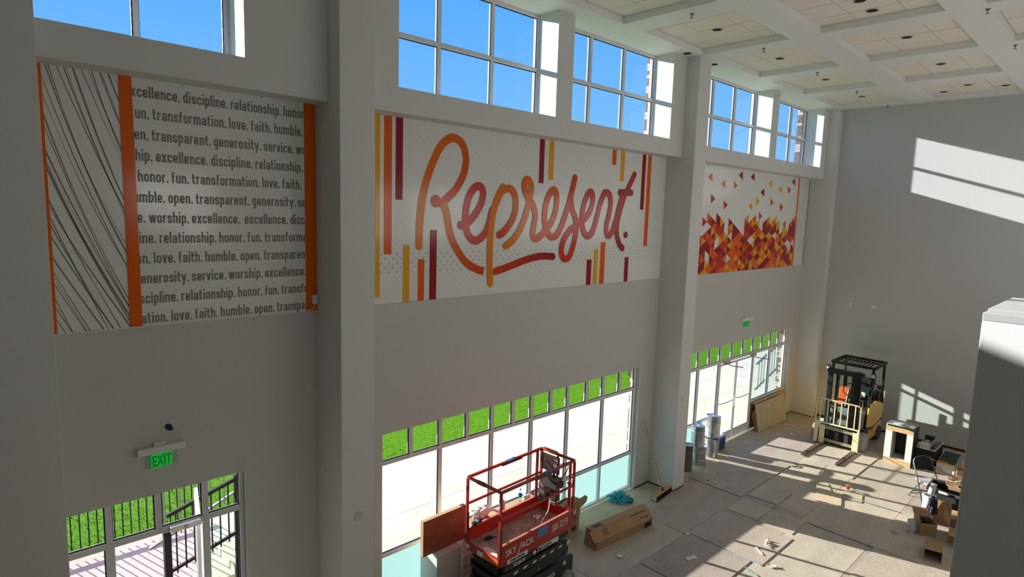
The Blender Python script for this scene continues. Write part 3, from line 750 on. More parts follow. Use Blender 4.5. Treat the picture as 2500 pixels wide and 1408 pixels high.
# --- mural 3: triangles
m3 = bx(XC1-.03, 18.745, .004, .028, ZM+.002, 7.30).build('triangle_mural', M_mural)
tag(m3, 'wall mural of flame like red orange and yellow triangles', 'mural')
mb = MB(); ly = mb.bm.loops.layers.float_color.new('Col')
def tri(p, c, y=.001):
    f = mb.bm.faces.new([mb._v((q[0], y, q[1])) for q in p])
    for lp in f.loops: lp[ly] = (*PAL[c], 1)
for c, a, b, c2 in TRIS: tri((a, b, c2), c)
def outline(x):
    if x < OUTL[0][0]: return 5.55+.12*math.sin(x*7)
    for p, q in zip(OUTL, OUTL[1:]):
        if min(p[0], q[0])-1e-6 <= x <= max(p[0], q[0])+1e-6 and abs(q[0]-p[0]) > .05:
            return p[1]+(q[1]-p[1])*(x-p[0])/(q[0]-p[0])
    return 5.7
px_, pz_ = .2085, .2205
rt_ = random.Random(5); nx = int((18.03-11.67)/px_)+1
x_s = 18.03-nx*px_
cols_prev = {}
for i in range(nx):
    xa, xb = x_s+i*px_, x_s+(i+1)*px_
    for k in range(-1, 14):
        for side in (0, 1):
            # vertices on boundary i are offset by half a pitch on odd boundaries
            oa = (i % 2)*.5; ob = ((i+1) % 2)*.5
            if side == 0:
                za, zb_, zt = ZM+.004+(k+oa)*pz_, ZM+.004+(k+oa+1)*pz_, ZM+.004+(k+oa+.5)*pz_
                P = [(xa, za), (xa, zb_), (xb, zt)]
            else:
                za, zb_, zt = ZM+.004+(k+ob)*pz_, ZM+.004+(k+ob+1)*pz_, ZM+.004+(k+ob+.5)*pz_
                P = [(xb, za), (xb, zb_), (xa, zt)]
            cz = sum(p[1] for p in P)/3; cx = (xa+xb)/2
            if cz > outline(cx)-.02: continue
            if min(p[1] for p in P) < ZM-.0: 
                P = [(q[0], max(q[1], ZM+.004)) for q in P]
                if max(p[1] for p in P) - min(p[1] for p in P) < .02: continue
            hgt = (cz-ZM)/1.4
            v = rt_.random()
            prev = cols_prev.get((i, k, side), None)
            if v < .2 and (i-1, k) in cols_prev: c = cols_prev[(i-1, k)]
            else: c = rt_.choices(['y', 'o', 'r', 'r2', 'o2', 'w'], [.19, .24, .26, .20, .06, .07 if .15 < hgt < .8 else 0])[0]
            cols_prev[(i, k)] = c
            if c == 'w': continue
            tri(P, c)
mb.build('flame_triangles', M_print, m3, kind='stuff')
MB().box(18.03, 18.118, -.002, .004, ZM+.004, 7.29).build('orange_stripe', M_or, m3)
strokes(m3, 18.12, 18.74, ZM+.004, 7.29, 22, .7, m_=mat('pale_grey_print', (.33, .33, .31), .4))

# ------------------------------------------------------------------ exit signs and wall fittings
M_green = bpy.data.materials.new('exit_green'); M_green.use_nodes = True
_b = M_green.node_tree.nodes['Principled BSDF']; _b.inputs['Base Color'].default_value = (.0, .30, .03, 1); _b.inputs['Emission Color'].default_value = (.0, 1, .08, 1); _b.inputs['Emission Strength'].default_value = .30
M_green2 = bpy.data.materials.new('exit_letter'); M_green2.use_nodes = True
_b = M_green2.node_tree.nodes['Principled BSDF']; _b.inputs['Base Color'].default_value = (.02, .10, .03, 1); _b.inputs['Emission Color'].default_value = (.0, .5, .06, 1); _b.inputs['Emission Strength'].default_value = .12
M_acr = glass_mat('clear_acrylic', (.9, .92, .9))
def exit_sign(loc, W, H, pw, ph, lab):
    r = empty('exit_sign', loc, 0, lab, 'exit sign')
    bx(-W/2, W/2, -.07, -.0, 0, H).build('housing', M_white, r, bevel=.003)
    bx(-.07*W/.46, .05*W/.46, -.03, .0, H, H+.035).build('bracket', M_white, r)
    bx(-pw/2, pw/2, -.042, -.036, -ph, 0).build('clear_plate', M_acr, r)
    MB().tube([(-pw/2, -.039, -ph), (pw/2, -.039, -ph), (pw/2, -.039, -.01)], .0035, 4).build('lit_edge', mat('lit_edge', (.55, .75, .5), .3), r)
    gw = pw*.63
    bx(-gw/2, gw/2, -.035, -.033, -ph+.004, -.002).build('green_field', M_green, r)
    o = text_mesh('EXIT', ph*.98, M_green2, 'lettering', r, face_M((0, -.0365, -ph+.018), (1, 0, 0), (0, 0, 1)), bold=.003, sx=gw/(ph*.98*2.2), align='CENTER')
    return r
exit_sign((1.628, 0-.002, 3.182), .46, .073, .318, .166, 'green EXIT sign hanging under a white bar above the open door at the left')
exit_sign((15.37, -.002, 3.235), .62, .075, .38, .17, 'small green EXIT sign above the far glass double door')
o = MB().lathe([(.0, 0), (.030, .004), (.034, .02), (.025, .045), (.01, .06), (.001, .075)], axis='y', seg=12)
for v in o.bm.verts: v.co = Vector((v.co.x+1.706+v.co.y*.5, -v.co.y*.6, v.co.z+3.44-v.co.y*.5))
o = o.build('tape_wad', mat('dark_blue', (.01, .03, .12), .5), smooth=True); tag(o, 'dark blue wad of tape stuck to the wall above the left exit sign', 'tape')
for x, y, z, l in ((3.67, YC, 1.985, 'faint round cover plate low on the column left of the script mural'), (11.36, YC, 2.02, 'faint round cover plate low on the column left of the far bay')):
    o = MB().lathe([(.001, .006), (.058, .006), (.065, 0)], (x, y, z), axis='y', seg=28, cap=False)
    for v in o.bm.verts: v.co.y = y-(v.co.y-y)
    o = o.build('cover_plate', M_wallg, smooth=True); tag(o, l, 'cover plate')
for y, z, w_, l in ((-.92, 3.44, .06, 'small white wall plate on the end wall, left one of two'), (-1.50, 3.41, .10, 'wider white wall plate on the end wall, right one of two')):
    pass
for y, z, w_, l in ((-1.305, 3.51, .07, 'small white wall plate on the end wall, the left and narrower of two'), (-1.914, 3.508, .12, 'wider white wall plate on the end wall, the right one of two')):
    o = bx(XF-.006, XF, y-w_/2, y+w_/2, z-.06, z+.06).build('wall_plate', M_white, bevel=.002); tag(o, l, 'wall plate')

# ------------------------------------------------------------------ floor sheets, tape, debris
shm = []
for i, c in enumerate([(.53, .455, .375), (.49, .415, .355), (.57, .50, .415), (.46, .385, .335), (.52, .435, .38), (.60, .52, .42)]):
    shm.append(sheet_mat('hardboard_%s' % 'abcdef'[i], c))
rf = random.Random(21)
def sheet(x0, x1, y0, y1, z=0.0, rz=0.0, mi=None):
    o = bx(-(x1-x0)/2, (x1-x0)/2, -(y1-y0)/2, (y1-y0)/2, 0, .006 if z == 0 else .013).build('sheet', shm[mi if mi is not None else rf.randrange(6)], floor)
    o.location = ((x0+x1)/2, (y0+y1)/2, -.006+z); o.rotation_euler = (0, 0, rz)
rowsY = [(-.52, -1.745, [4.95, 7.40, 9.82, 12.10, 14.62, 17.05, 19.15]), (-1.752, -2.965, [3.3, 5.9, 8.36, 9.915, 12.33, 14.80, 17.25, 19.15]),
         (-2.975, -4.20, [2.2, 4.6, 7.05, 9.5, 11.95, 14.4, 16.85, 19.15]), (-4.21, -5.44, [3.3, 5.75, 8.2, 10.65, 12.06, 14.5, 16.95, 19.15]),
         (-5.45, -6.67, [2.2, 4.6, 7.05, 9.5, 11.95, 14.4, 16.85, 19.15]), (-6.68, -7.95, [3.3, 5.75, 8.2, 10.65, 13.1, 15.55, 18.0, 19.15])]
for y1, y0, xs in rowsY:
    for a, b in zip(xs, xs[1:]): sheet(a+.006, b-.006, y0, y1, 0, rf.uniform(-.0015, .0015))
# sheets lying on top of the first layer, with visible raised edges
sheet(12.11, 14.63, -1.735, -.49, .0065, 0, 1)
sheet(9.89, 11.20, -3.18, -1.77, .0065, .004, 4)
sheet(11.37, 12.08, -3.10, -1.80, .0065, 0, 2)
sheet(8.37, 9.905, -3.0, -1.78, .0065, 0, 3)
sheet(12.09, 13.3, -4.26, -3.08, .0065, .005, 2)
sheet(10.76, 12.07, -5.50, -4.30, .0065, 0, 0)
sheet(12.08, 13.9, -5.46, -4.24, .0130, .01, 5)
sheet(15.0, 17.3, -3.0, -1.85, .0065, -.004, 5)
# brown paper square and shards
for i, (x, y, w_, d_, r_, mm, nm, lab) in enumerate([(13.55, -2.98, .62, .5, .3, mat('pale_card', (.60, .47, .33), .7), 'cardboard_piece', 'flat square of cardboard on the sunlit floor in front of the forklift'),
        (14.0, -3.32, .42, .36, .25, M_ply, 'board_piece', 'small pale board beside the cardboard square on the sunlit floor'),
        (14.0, -2.72, .55, .28, .5, M_ply, 'board_strip', 'pale board strip behind the cardboard square on the floor')]):
    o = bx(-w_/2, w_/2, -d_/2, d_/2, 0, .006).build(nm, mm); o.location = (x, y, .008 if i else .015); o.rotation_euler = (0, 0, r_); tag(o, lab, 'board')
for a, b in [((11.37, -2.431), (13.109, -2.392)), ((12.066, -3.158), (12.059, -4.25)), ((11.723, -4.262), (12.072, -4.291)), ((15.375, -2.298), (14.687, -2.388)),
             ((15.78, -1.926), (15.776, -2.254)), ((12.3, -1.759), (12.368, -2.382)), ((8.65, -1.804), (8.599, -2.477)),
             ((9.866, -2.441), (9.926, -3.169)), ((12.102, -5.195), (12.909, -5.213)), ((12.078, -4.446), (12.732, -4.451)), ((12.153, -5.022), (12.157, -5.401)), ((9.626, -3.019), (9.554, -3.267)), ((13.226, -2.862), (13.714, -2.855)), ((14.0, -4.2), (13.9, -3.0))]:
    a, b = Vector((*a, 0)), Vector((*b, 0)); L = (b-a).length
    o = bx(0, L, -.016, .016, 0, .001).build('tape_strip', M_bluet, floor); o.location = (a.x, a.y, .0145); o.rotation_euler = (0, 0, math.atan2(b.y-a.y, b.x-a.x))
def scrap(x, y, s, lab, m_=M_paper, asp=2.0, rz=.5, nm='paper_scrap', h=.02):
    mb = MB(); n = 5
    g_ = [[mb.bm.verts.new((s*asp*(i/n-.5)+rf.uniform(-.1, .1)*s, s*(j/2-.5)+rf.uniform(-.15, .15)*s, rf.uniform(0.001, h))) for j in range(3)] for i in range(n+1)]
    for i in range(n):
        for j in range(2): mb.bm.faces.new((g_[i][j], g_[i+1][j], g_[i+1][j+1], g_[i][j+1]))
    o = mb.build(nm, m_, solid=.001); o.location = (x, y, .016); o.rotation_euler = (0, 0, rz); tag(o, lab, 'scrap')
scrap(9.157, -2.264, .10, 'small white scrap lying in shade on the floor at the bottom centre', asp=2.2, rz=-.3)
scrap(9.85, -1.80, .05, 'tiny white scrap by a taped corner beside the shaded board edge')
scrap(10.66, -2.93, .05, 'narrow curled paper strip on the sunlit floor, pointing at its stem', asp=6, rz=.25, h=.06)
scrap(10.30, -2.95, .04, 'thin crooked strip of paper just left of the longer curled strip', asp=6, rz=.9)
scrap(10.02, -3.32, .07, 'bent pale scrap by the sheet corner near the bottom edge', asp=2.8, rz=-.8)
scrap(16.9, -.85, .05, 'small pale scrap on the floor in front of the leaning plywood', asp=2.2, rz=.1)
scrap(17.55, -.55, .035, 'thin bright sliver on the floor left of the forklift guard', asp=9, rz=-1.2)
scrap(12.974, -4.365, .09, 'grey scuffed paper scrap in shade in front of the open cartons', asp=1.8, m_=mat('grey_paper', (.35, .33, .32), .8))
scrap(12.25, -.88, .03, 'dark crumb of debris on the raised board right of the broom', m_=M_dark, asp=2)
scrap(8.25, -1.42, .07, 'small white printed card on the floor beside the lift wheel', asp=1.3)
o = MB().tube(smooth_path([(14.60, -1.80, .022), (14.68, -1.88, .022), (14.78, -1.86, .022), (14.80, -1.76, .022)]), .012, 6).build('cable_hook', M_blackm, smooth=True); tag(o, 'short curled black cable on the sunlit floor', 'cable')
o = empty('tape_roll', (14.30, -3.13, .07), .4, 'orange tape roll standing on the sunlit floor', 'tape roll')
MB().lathe([(.035, -.025), (.055, -.025), (.055, .025), (.035, .025), (.035, -.025)], axis='y', seg=20, cap=False).build('roll', M_orange, o, smooth=True)
MB().tube([(.05, 0, 0), (.12, .02, -.02), (.2, .03, -.02)], .006, 5).build('loose_end', M_card, o)

# ------------------------------------------------------------------ generic cartons
def carton(name, loc, rz, W, D, H, lab, flaps=(1, 1, 1, 1), m_=M_card, tilt=None, ang=(35, 50, 20, 60), t=.006, closed=False, cat='box'):
    r = empty(name, loc, rz, lab, cat)
    if tilt: r.rotation_euler = (tilt[0], tilt[1], rz)
    mb = MB(); mb.box(-W/2, W/2, -D/2, D/2, 0, t)
    mb.box(-W/2, -W/2+t, -D/2, D/2, t, H); mb.box(W/2-t, W/2, -D/2, D/2, t, H)
    mb.box(-W/2+t, W/2-t, -D/2, -D/2+t, t, H); mb.box(-W/2+t, W/2-t, D/2-t, D/2, t, H)
    if closed: mb.box(-W/2, W/2, -D/2, D/2, H, H+t)
    mb.build('body', m_, r)
    if not closed:
        dims = ((-W/2, 0, D, W/2), (W/2, 0, D, W/2), (0, -D/2, W, D/2), (0, D/2, W, D/2))
        for i, (x, y, L, F) in enumerate(dims):
            if not flaps[i]: continue
            a = math.radians(ang[i])
            F = min(F, .25)
            s = -1 if i in (0, 2) else 1
            dx, dz = s*F*math.cos(a), F*math.sin(a)
            if i < 2: P = [(x, -L/2, H), (x, L/2, H), (x+dx, L/2, H+dz), (x+dx, -L/2, H+dz)]
            else: P = [(-L/2, y, H), (L/2, y, H), (L/2, y+dx, H+dz), (-L/2, y+dx, H+dz)]
            MB().face(P).build('flap', m_, r, solid=t*.8)
    return r

# long film carton in front of the window
lc = empty('long_carton', (8.09, -1.03, .0), math.radians(-4.8), 'long brown cardboard carton with bold black print lying right of the lift', 'box')
P = [(0, -.005, 0), (0, -.03, .17), (0, .12, .335), (0, .26, .335), (0, .30, 0)]
MB().prism(P, (1.52, 0, 0)).build('body', M_card, lc, bevel=.004)
MB().face([(-.002, -.02, .17), (-.002, .12, .335), (-.08, .10, .32), (-.08, -.04, .19)]).build('flap', M_card, lc, solid=.005)
MB().face([(1.522, -.02, .17), (1.522, .12, .33), (1.54, .24, .335), (1.522, .28, .03)]).build('end_flap', M_card, lc, solid=.004)
fm = face_M((0, 0, 0), (1, 0, 0), (0, .15, .165))
def on_slope(x, s): return Vector((x, -.03+.15*s, .17+.165*s))+Vector((0, -.0025, .0022))
text_mesh('3M', .15, M_lettk, 'lettering', lc, face_M(Vector((1.29, -.0245-.006, .035)), (1, 0, 0), (0, -.025, .17)), bold=.008)
text_mesh('WC', .12, M_lettk, 'lettering', lc, face_M(Vector((.10, .135, .338)), (1, 0, 0), (0, 1, 0)), bold=.007)
for k_, x_ in ((0, .98), (1, 1.22)):
    MB().box(0, .42-.2*k_, -.001, .001, 0, .014).build('print_line', M_lettk, lc).matrix_local = face_M(on_slope(x_, .82-.45*k_), (1, 0, 0), (0, .15, .165)) @ Matrix.Rotation(math.pi/2, 4, 'X') @ Matrix.Identity(4)
for k_ in range(3):
    MB().box(0, .12, -.001, .001, 0, .010).build('print_line', M_lettk, lc).matrix_local = face_M(on_slope(.22, .72-.16*k_), (1, 0, 0), (0, .15, .165)) @ Matrix.Rotation(math.pi/2, 4, 'X')

# carton with a hand hole behind the lift
hc = empty('handled_carton', (8.02, -.36, 0), math.radians(5), 'open cardboard carton with a hand hole standing behind the right end of the lift', 'box')
mb = MB()
mb.face([(-.28, 0, 0), (.42, 0, 0), (.46, 0, .40), (.62, -.02, .47), (.66, -.02, .55), (.58, -.02, .62), (-.30, 0, .55)])
mb.build('front', M_card, hc, solid=.008)
MB().face([(-.28, .30, 0), (.42, .30, 0), (.46, .32, .5), (-.3, .32, .5)]).build('back', M_card, hc, solid=.008)
MB().face([(.42, 0, 0), (.42, .3, 0), (.44, .3, .5), (.44, .0, .5)]).build('side', M_card, hc, solid=.008)
MB().face([(-.28, 0, 0), (-.28, .3, 0), (-.30, .3, .5), (-.30, .0, .5)]).build('side', M_card, hc, solid=.008)
MB().face([(-.28, 0, 0.004), (-.28, .3, 0.004), (.42, .3, .004), (.42, .0, .004)]).build('bottom', M_card, hc, solid=.004)
MB().face([(-.30, .0, .55), (.45, .0, .58), (.42, .14, .60), (-.30, .14, .57)]).build('flap', M_card, hc, solid=.008)
MB().lathe([(.001, -.008), (.045, -.008), (.045, -.006), (.001, -.006)], (0.27, 0, .38), axis='y', seg=20, cap=False).build('hand_hole', M_paper, hc)
for k_ in range(3): bx(.02, .33, -.007, -.0055, .30-.05*k_, .315-.05*k_).build('print_line', M_lettk, hc)
text_mesh('WC', .09, M_lettk, 'lettering', hc, face_M((.0, -.0065, .40), (1, 0, 0), (0, 0, 1)), bold=.004)
text_mesh('NE', .10, M_lettk, 'lettering', hc, face_M((.20, -.0065, .03), (1, 0, 0), (0, 0, 1)), bold=.006)

# pedestal box, brown panel and white stack on the left of the lift
o = bx(5.04, 5.50, -.47, -.05, 0, .835).build('pedestal', M_white, bevel=.004); tag(o, 'plain white pedestal box under the reddish brown panel', 'pedestal')
pn = empty('brown_panel', (5.27, -.36, .838), math.radians(1.5), 'reddish brown board panel standing on edge on the white pedestal left of the lift', 'panel')
bx(-.41, .40, -.0, .07, 0, .545).build('core', M_card2, pn, bevel=.002)
bx(-.408, .399, -.004, -.0005, .003, .542).build('face_sheet', M_brownpanel, pn)
sk = empty('white_stack', (5.76, -.20, 0), math.radians(2), 'stack of white boxed tiles behind the left end of the lift', 'stack')
for k_ in range(11):
    o = bx(-.15+rf.uniform(-.01, .01), .15+rf.uniform(-.01, .01), -.16+rf.uniform(-.01, .01), .14, .075*k_+.002, .075*(k_+1)-.004).build('tile_box', M_paper, sk, bevel=.003)
# long upright carton along the window with things on it
o = bx(5.98, 7.60, -.135, .055, 0, .84).build('window_carton', M_card2, bevel=.004); tag(o, 'long pale cardboard carton standing along the window behind the lift', 'box')
carton('small_carton', (6.06, -.155-.10, .0), 0, .26, .2, 1.0, 'tall narrow brown carton under the white bag behind the left lift post', m_=M_card, closed=True)
def lump(name, loc, sc, m_, lab, cat, seed=1, amp=.25, freq=2.2, sub=4, rz=0, col2=None):
    mb = MB(); bmesh.ops.create_icosphere(mb.bm, subdivisions=sub, radius=1)
    from mathutils import noise
    for v in mb.bm.verts:
        p = v.co.copy(); n1 = noise.noise(p*freq+Vector((seed*7.1, 0, 0))); n2 = abs(noise.noise(p*freq*2.7+Vector((0, seed*3.3, 0))))
        n3 = abs(noise.noise(p*freq*1.5+Vector((5.5, seed*1.7, 0)))); q = p*(1+amp*n1*1.1-amp*n2*.45-amp*n3*1.1)
        q.z = max(q.z, -.55)
        v.co = Vector((q.x*sc[0], q.y*sc[1], (q.z+.55)*sc[2]))
    o = mb.build(name, m_, smooth=True); o.location = loc; o.rotation_euler = (0, 0, rz); tag(o, lab, cat); return o
M_bag = mat('white_bag', (.78, .79, .80), .35)
o = lump('white_bag', (6.12, -.20, 1.012), (.20, .12, .09), M_bag, 'crumpled white plastic bag on the narrow carton behind the left lift post', 'bag', 2, .35)
bt = empty('water_bottle', (7.16, -.03, .842), 0, 'clear water bottle with blue label on the window carton', 'bottle')
M_pet = glass_mat('clear_plastic', (.82, .88, .9))
MB().lathe([(.001, 0), (.032, .002), (.034, .02), (.033, .15), (.028, .175), (.013, .20), (.013, .215)], seg=20).build('bottle_body', M_pet, bt, smooth=True)
MB().lathe([(.0345, .085), (.0348, .09), (.0348, .13), (.0345, .135)], seg=20, cap=False).build('blue_label', mat('label_blue', (.02, .25, .65), .4), bt, smooth=True)
MB().lathe([(.015, .212), (.015, .232), (.001, .232)], seg=16).build('cap', mat('cap_blue', (.1, .4, .8), .4), bt)
cp = empty('plastic_cup', (6.72, -.04, .842), 0, 'ribbed translucent cup on the window carton behind the lift corner post', 'cup')
MB().lathe([(.045, 0), (.052, .04), (.048, .045), (.056, .10), (.052, .105), (.060, .15), (.056, .15), (.041, .004)], seg=24, cap=True).build('cup_wall', mat('cup', (.62, .50, .50), .3), cp, smooth=True)
lump('paper_wad', (7.32, -.03, .842), (.09, .07, .05), M_paper, 'crumpled white paper beside the water bottle on the window carton', 'paper', 5, .4)

# blue cloth
M_cloth = mat('blue_cloth', (.02, .30, .55), .8, scale=14, col2=(.10, .62, .72), bump=.5, bscale=50)
rg_ = empty('blue_cloth', (9.93, -.16, .0), math.radians(-50), 'crumpled turquoise cloth on the floor below the last frosted pane', 'cloth')
o = lump('cloth_heap', (0, 0, 0), (.21, .13, .13), M_cloth, None, None, 9, .6, 3.4, 5); o.parent = rg_
o = lump('dark_fold', (.17, .02, .0), (.13, .07, .07), mat('cloth_navy', (.01, .10, .24), .85, bump=.4, bscale=60), None, None, 12, .25, 1.8, 4); o.parent = rg_

# broom
br = empty('push_broom', (10.86, -.60, 0), math.radians(6), 'push broom with a wooden handle leaning in the corner by the middle column', 'broom')
br.rotation_euler = (0, 0, math.radians(6))
MB().prism([(-.37, -.035, .085), (-.37, .035, .085), (-.37, .028, .115), (-.37, -.028, .115)], (.74, 0, 0)).build('head_block', M_wood, br, bevel=.004)
mb = MB()
for i in range(74):
    for j in range(5):
        x = -.365+.01*i; y = -.03+.015*j
        mb.tube([(x, y, .086), (x*1.02+rf.uniform(-.006, .006), y*1.9+rf.uniform(-.008, .008), .004)], .0055, 3)
mb.build('bristles', M_blackm, br, kind='stuff')
bx(-.372, -.366, -.05, .05, .01, .09).build('end_label', M_frame, br)
hp = [Vector((.02, .0, .115)), Vector((-.02, .52, 1.52))]
MB().tube(hp, .0125, 10).build('handle', M_wood, br, smooth=True)
MB().tube([(-.12, 0, .115), (-.02, .05, .22), (.015, .09, .34)], .006, 6).tube([(.14, 0, .115), (.06, .05, .22), (.02, .09, .34)], .006, 6).build('brace', M_frame, br)
bx(-.03, .03, -.02, .03, .115, .17).build('socket', mat('socket_red', (.35, .04, .02), .5), br)

# ------------------------------------------------------------------ scissor lift
SL = empty('scissor_lift', (6.14, -1.10, 0), math.radians(2.8), 'red and black scissor lift with guard rails in front of the middle window', 'scissor lift')
Lx, Ly = .805, .338
def part(mb, name, m_, **k): return mb.build(name, m_, SL, **k)
# deck and sides
part(MB().box(-Lx+.01, Lx-.01, -Ly+.015, Ly-.015, 1.075, 1.10), 'deck', mat('deck_plate', (.36, .27, .24), .6, var=.3, scale=7, bump=.2, bscale=60))
for s in (-1, 1):
    part(MB().box(-Lx, Lx, s*Ly-.012, s*Ly+.012, 1.0, 1.30), 'side_panel', M_red, bevel=.003)
    part(MB().box(-Lx, Lx, s*Ly-.017, s*Ly+.017, 1.30, 1.312), 'panel_lip', mat('lip_pink', (.62, .20, .16), .5))
part(MB().box(-Lx-.01, -Lx+.012, -Ly, Ly, 1.0, 1.125), 'end_panel', M_red, bevel=.003)
part(MB().box(Lx-.012, Lx+.01, -Ly, Ly, 1.0, 1.26), 'end_panel', M_red, bevel=.003)
MB().box(-Lx-.012, -Lx-.0105, -Ly+.02, -.02, 1.015, 1.11).build('warning_label', M_orange, SL)
MB().box(-Lx-.0125, -Lx-.0106, -.02, .10, 1.012, 1.09).build('warning_label', M_paper, SL)
MB().box(-Lx-.0125, -Lx-.0106, .27, .33, 1.03, 1.09).build('warning_label', M_frame, SL)
MB().box(-Lx+.02, -Lx+.14, -Ly+.04, .05, 1.102, 1.103).build('deck_label', M_paper, SL)
# rails
hw = .032
def rail(a, b, name='rail', w_=hw, m_=M_red): part(MB().bar(a, b, w_), name, m_, bevel=.003)
for s in (-1, 1):
    rail((-Lx, s*Ly, 2.09), (Lx, s*Ly, 2.09), 'top_rail', .036); rail((-Lx, s*Ly, 1.69), (Lx, s*Ly, 1.69), 'mid_rail', .03)
    part(MB().bar((-.12, s*Ly, 2.078), (.32, s*Ly, 2.078), .046), 'rail_sleeve', M_redd, bevel=.003)
    for x in (-Lx, Lx, Lx-.10): rail((x, s*Ly, 1.30 if abs(x) < Lx else 1.12), (x, s*Ly, 2.07), 'post', .034)
    part(MB().bar((-Lx, s*Ly, 1.12), (-Lx, s*Ly, 1.56), .045), 'post_socket', M_redd)
    part(MB().tube([(Lx-.17, s*Ly*1.03, 1.34), (Lx-.17, s*Ly*1.03, 1.42), (Lx-.22, s*Ly*1.03, 1.40)], .012, 6), 'latch', M_redd)
rail((-Lx, -Ly, 2.09), (-Lx, Ly, 2.09), 'top_rail', .036); rail((Lx, -Ly, 2.09), (Lx, Ly, 2.09), 'top_rail', .036)
part(MB().bar((-Lx, -.03, 2.09), (-Lx, .13, 2.09), .042), 'rail_sleeve', M_redd)
part(MB().bar((Lx, .02, 2.10), (Lx, Ly-.03, 2.10), .046), 'rail_grip', M_orange)
part(MB().bar((Lx, -Ly, 1.69), (Lx, -.22, 1.69), .028), 'mid_rail', M_red)
for y_ in (-.02, .31): rail((Lx-.02, y_, 1.26), (Lx-.02, y_, 2.07), 'gate_post', .028)
part(MB().tube([(-.10, -Ly-.02, 1.56), (-.10, -Ly-.02, 1.40)], .004, 5), 'chain', M_dark)
# blue tape on rails and side
for (x, y, z, a, b, c_) in ((.08, Ly, 2.092, .09, .022, .024), (.17, -Ly, 2.092, .09, .022, .024)):
    part(MB().box(x-a, x+a, y-b, y+b, z-c_, z+c_), 'tape', M_blue)
part(MB().box(-.03, .20, -Ly-.0145, -Ly-.0125, 1.15, 1.285), 'tape', M_blue)
# perforated document panel, control box and hoses at the far end
pp = MB(); pp.box(Lx-.075, Lx-.06, -.06, .22, 1.80, 2.06)
po = part(pp, 'perforated_panel', mat('perforated', (.50, .36, .36), .5))
mb = MB()
for i in range(7):
    for j in range(6): mb.lathe([(.001, 0), (.013, 0)], (Lx-.0765, -.035+.038*i, 1.83+.04*j), axis='x', seg=8, cap=False)
mb.build('holes', M_redd, po)
part(MB().box(Lx-.06, Lx-.04, -.08, .30, 1.79, 2.06), 'backing_plate', M_dark)
part(MB().prism([(Lx-.30, -.24, 1.66), (Lx-.30, .06, 1.66), (Lx-.30, .06, 1.80), (Lx-.30, -.24, 1.76)], (.18, 0, 0)), 'control_box', mat('control_grey', (.05, .05, .045), .45), bevel=.008)
part(MB().prism([(Lx-.30, .0, 1.52), (Lx-.12, .0, 1.52), (Lx-.12, .03, 1.66), (Lx-.30, .03, 1.66)], (0, .10, 0)), 'bracket', M_steel)
part(MB().box(Lx-.28, Lx-.14, -.22, -.02, 1.77, 1.81), 'joystick_guard', M_steel, bevel=.005)
part(MB().tube([(Lx-.2, -.1, 1.8), (Lx-.2, -.1, 1.92)], .018, 8), 'joystick', M_black, smooth=True)
part(MB().box(Lx-.16, Lx-.03, .08, .24, 1.30, 1.60), 'battery_charger', M_black, bevel=.008)
part(MB().box(Lx-.14, Lx-.03, -.10, .08, 1.36, 1.54), 'junction_box', M_dark, bevel=.006)
part(MB().tube(smooth_path([(Lx-.2, -.2, 1.78), (Lx-.1, -.28, 1.95), (Lx-.05, -.22, 2.02), (Lx-.1, -.05, 1.95)]), .007, 6), 'cable', M_black, smooth=True)
part(MB().tube(smooth_path([(Lx-.25, -.05, 1.82), (Lx-.28, .02, 1.98), (Lx-.15, .1, 2.0), (Lx-.08, .02, 1.86)]), .007, 6), 'cable', M_black, smooth=True)
part(MB().tube(smooth_path([(Lx-.15, .0, 1.4), (Lx-.25, -.05, 1.25), (Lx-.35, -.02, 1.12), (Lx-.45, -.1, 1.105), (Lx-.36, -.2, 1.105), (Lx-.28, -.12, 1.105), (Lx-.4, -.06, 1.107)]), .008, 6), 'cable', M_paper, smooth=True)
part(MB().tube(smooth_path([(Lx-.05, -.02, 1.265), (Lx-.05, .16, 1.27), (Lx-.05, .25, 1.28)]), .012, 6), 'light_strap', M_white, smooth=True)
# dark scissor pack
M_sc = mat('scissor_black', (.022, .026, .024), .5, var=.3, scale=10)
for k_, (z0, z1, x0, x1) in enumerate(((.86, .985, -.70, .74), (.70, .84, -.74, .72), (.55, .685, -.72, .76))):
    for s in (-1, 1):
        part(MB().prism([(x0, s*.27, z0+(.02 if k_ % 2 else 0)), (x1, s*.27, z0-(.02 if k_ % 2 else -.02)), (x1, s*.27, z1-(.02 if k_ % 2 else -.01)), (x0, s*.27, z1)], (0, s*.05, 0)), 'scissor_arm', M_sc, bevel=.006)
for x in (-.66, 0.05, .68):
    for z in (.62, .77, .92):
        part(MB().tube([(x, -.34, z), (x, .34, z)], .022, 12), 'pin', M_steel, smooth=True)
part(MB().box(-.60, .60, -.20, .20, .55, .95), 'hydraulic_block', M_blackm)
part(MB().box(-.75, -.60, -.24, .22, .58, .93), 'ladder_frame', M_black, bevel=.01)
for z in (.62, .78): part(MB().bar((-.78, -.26, z), (-.78, .26, z), .035), 'step_bar', M_black)
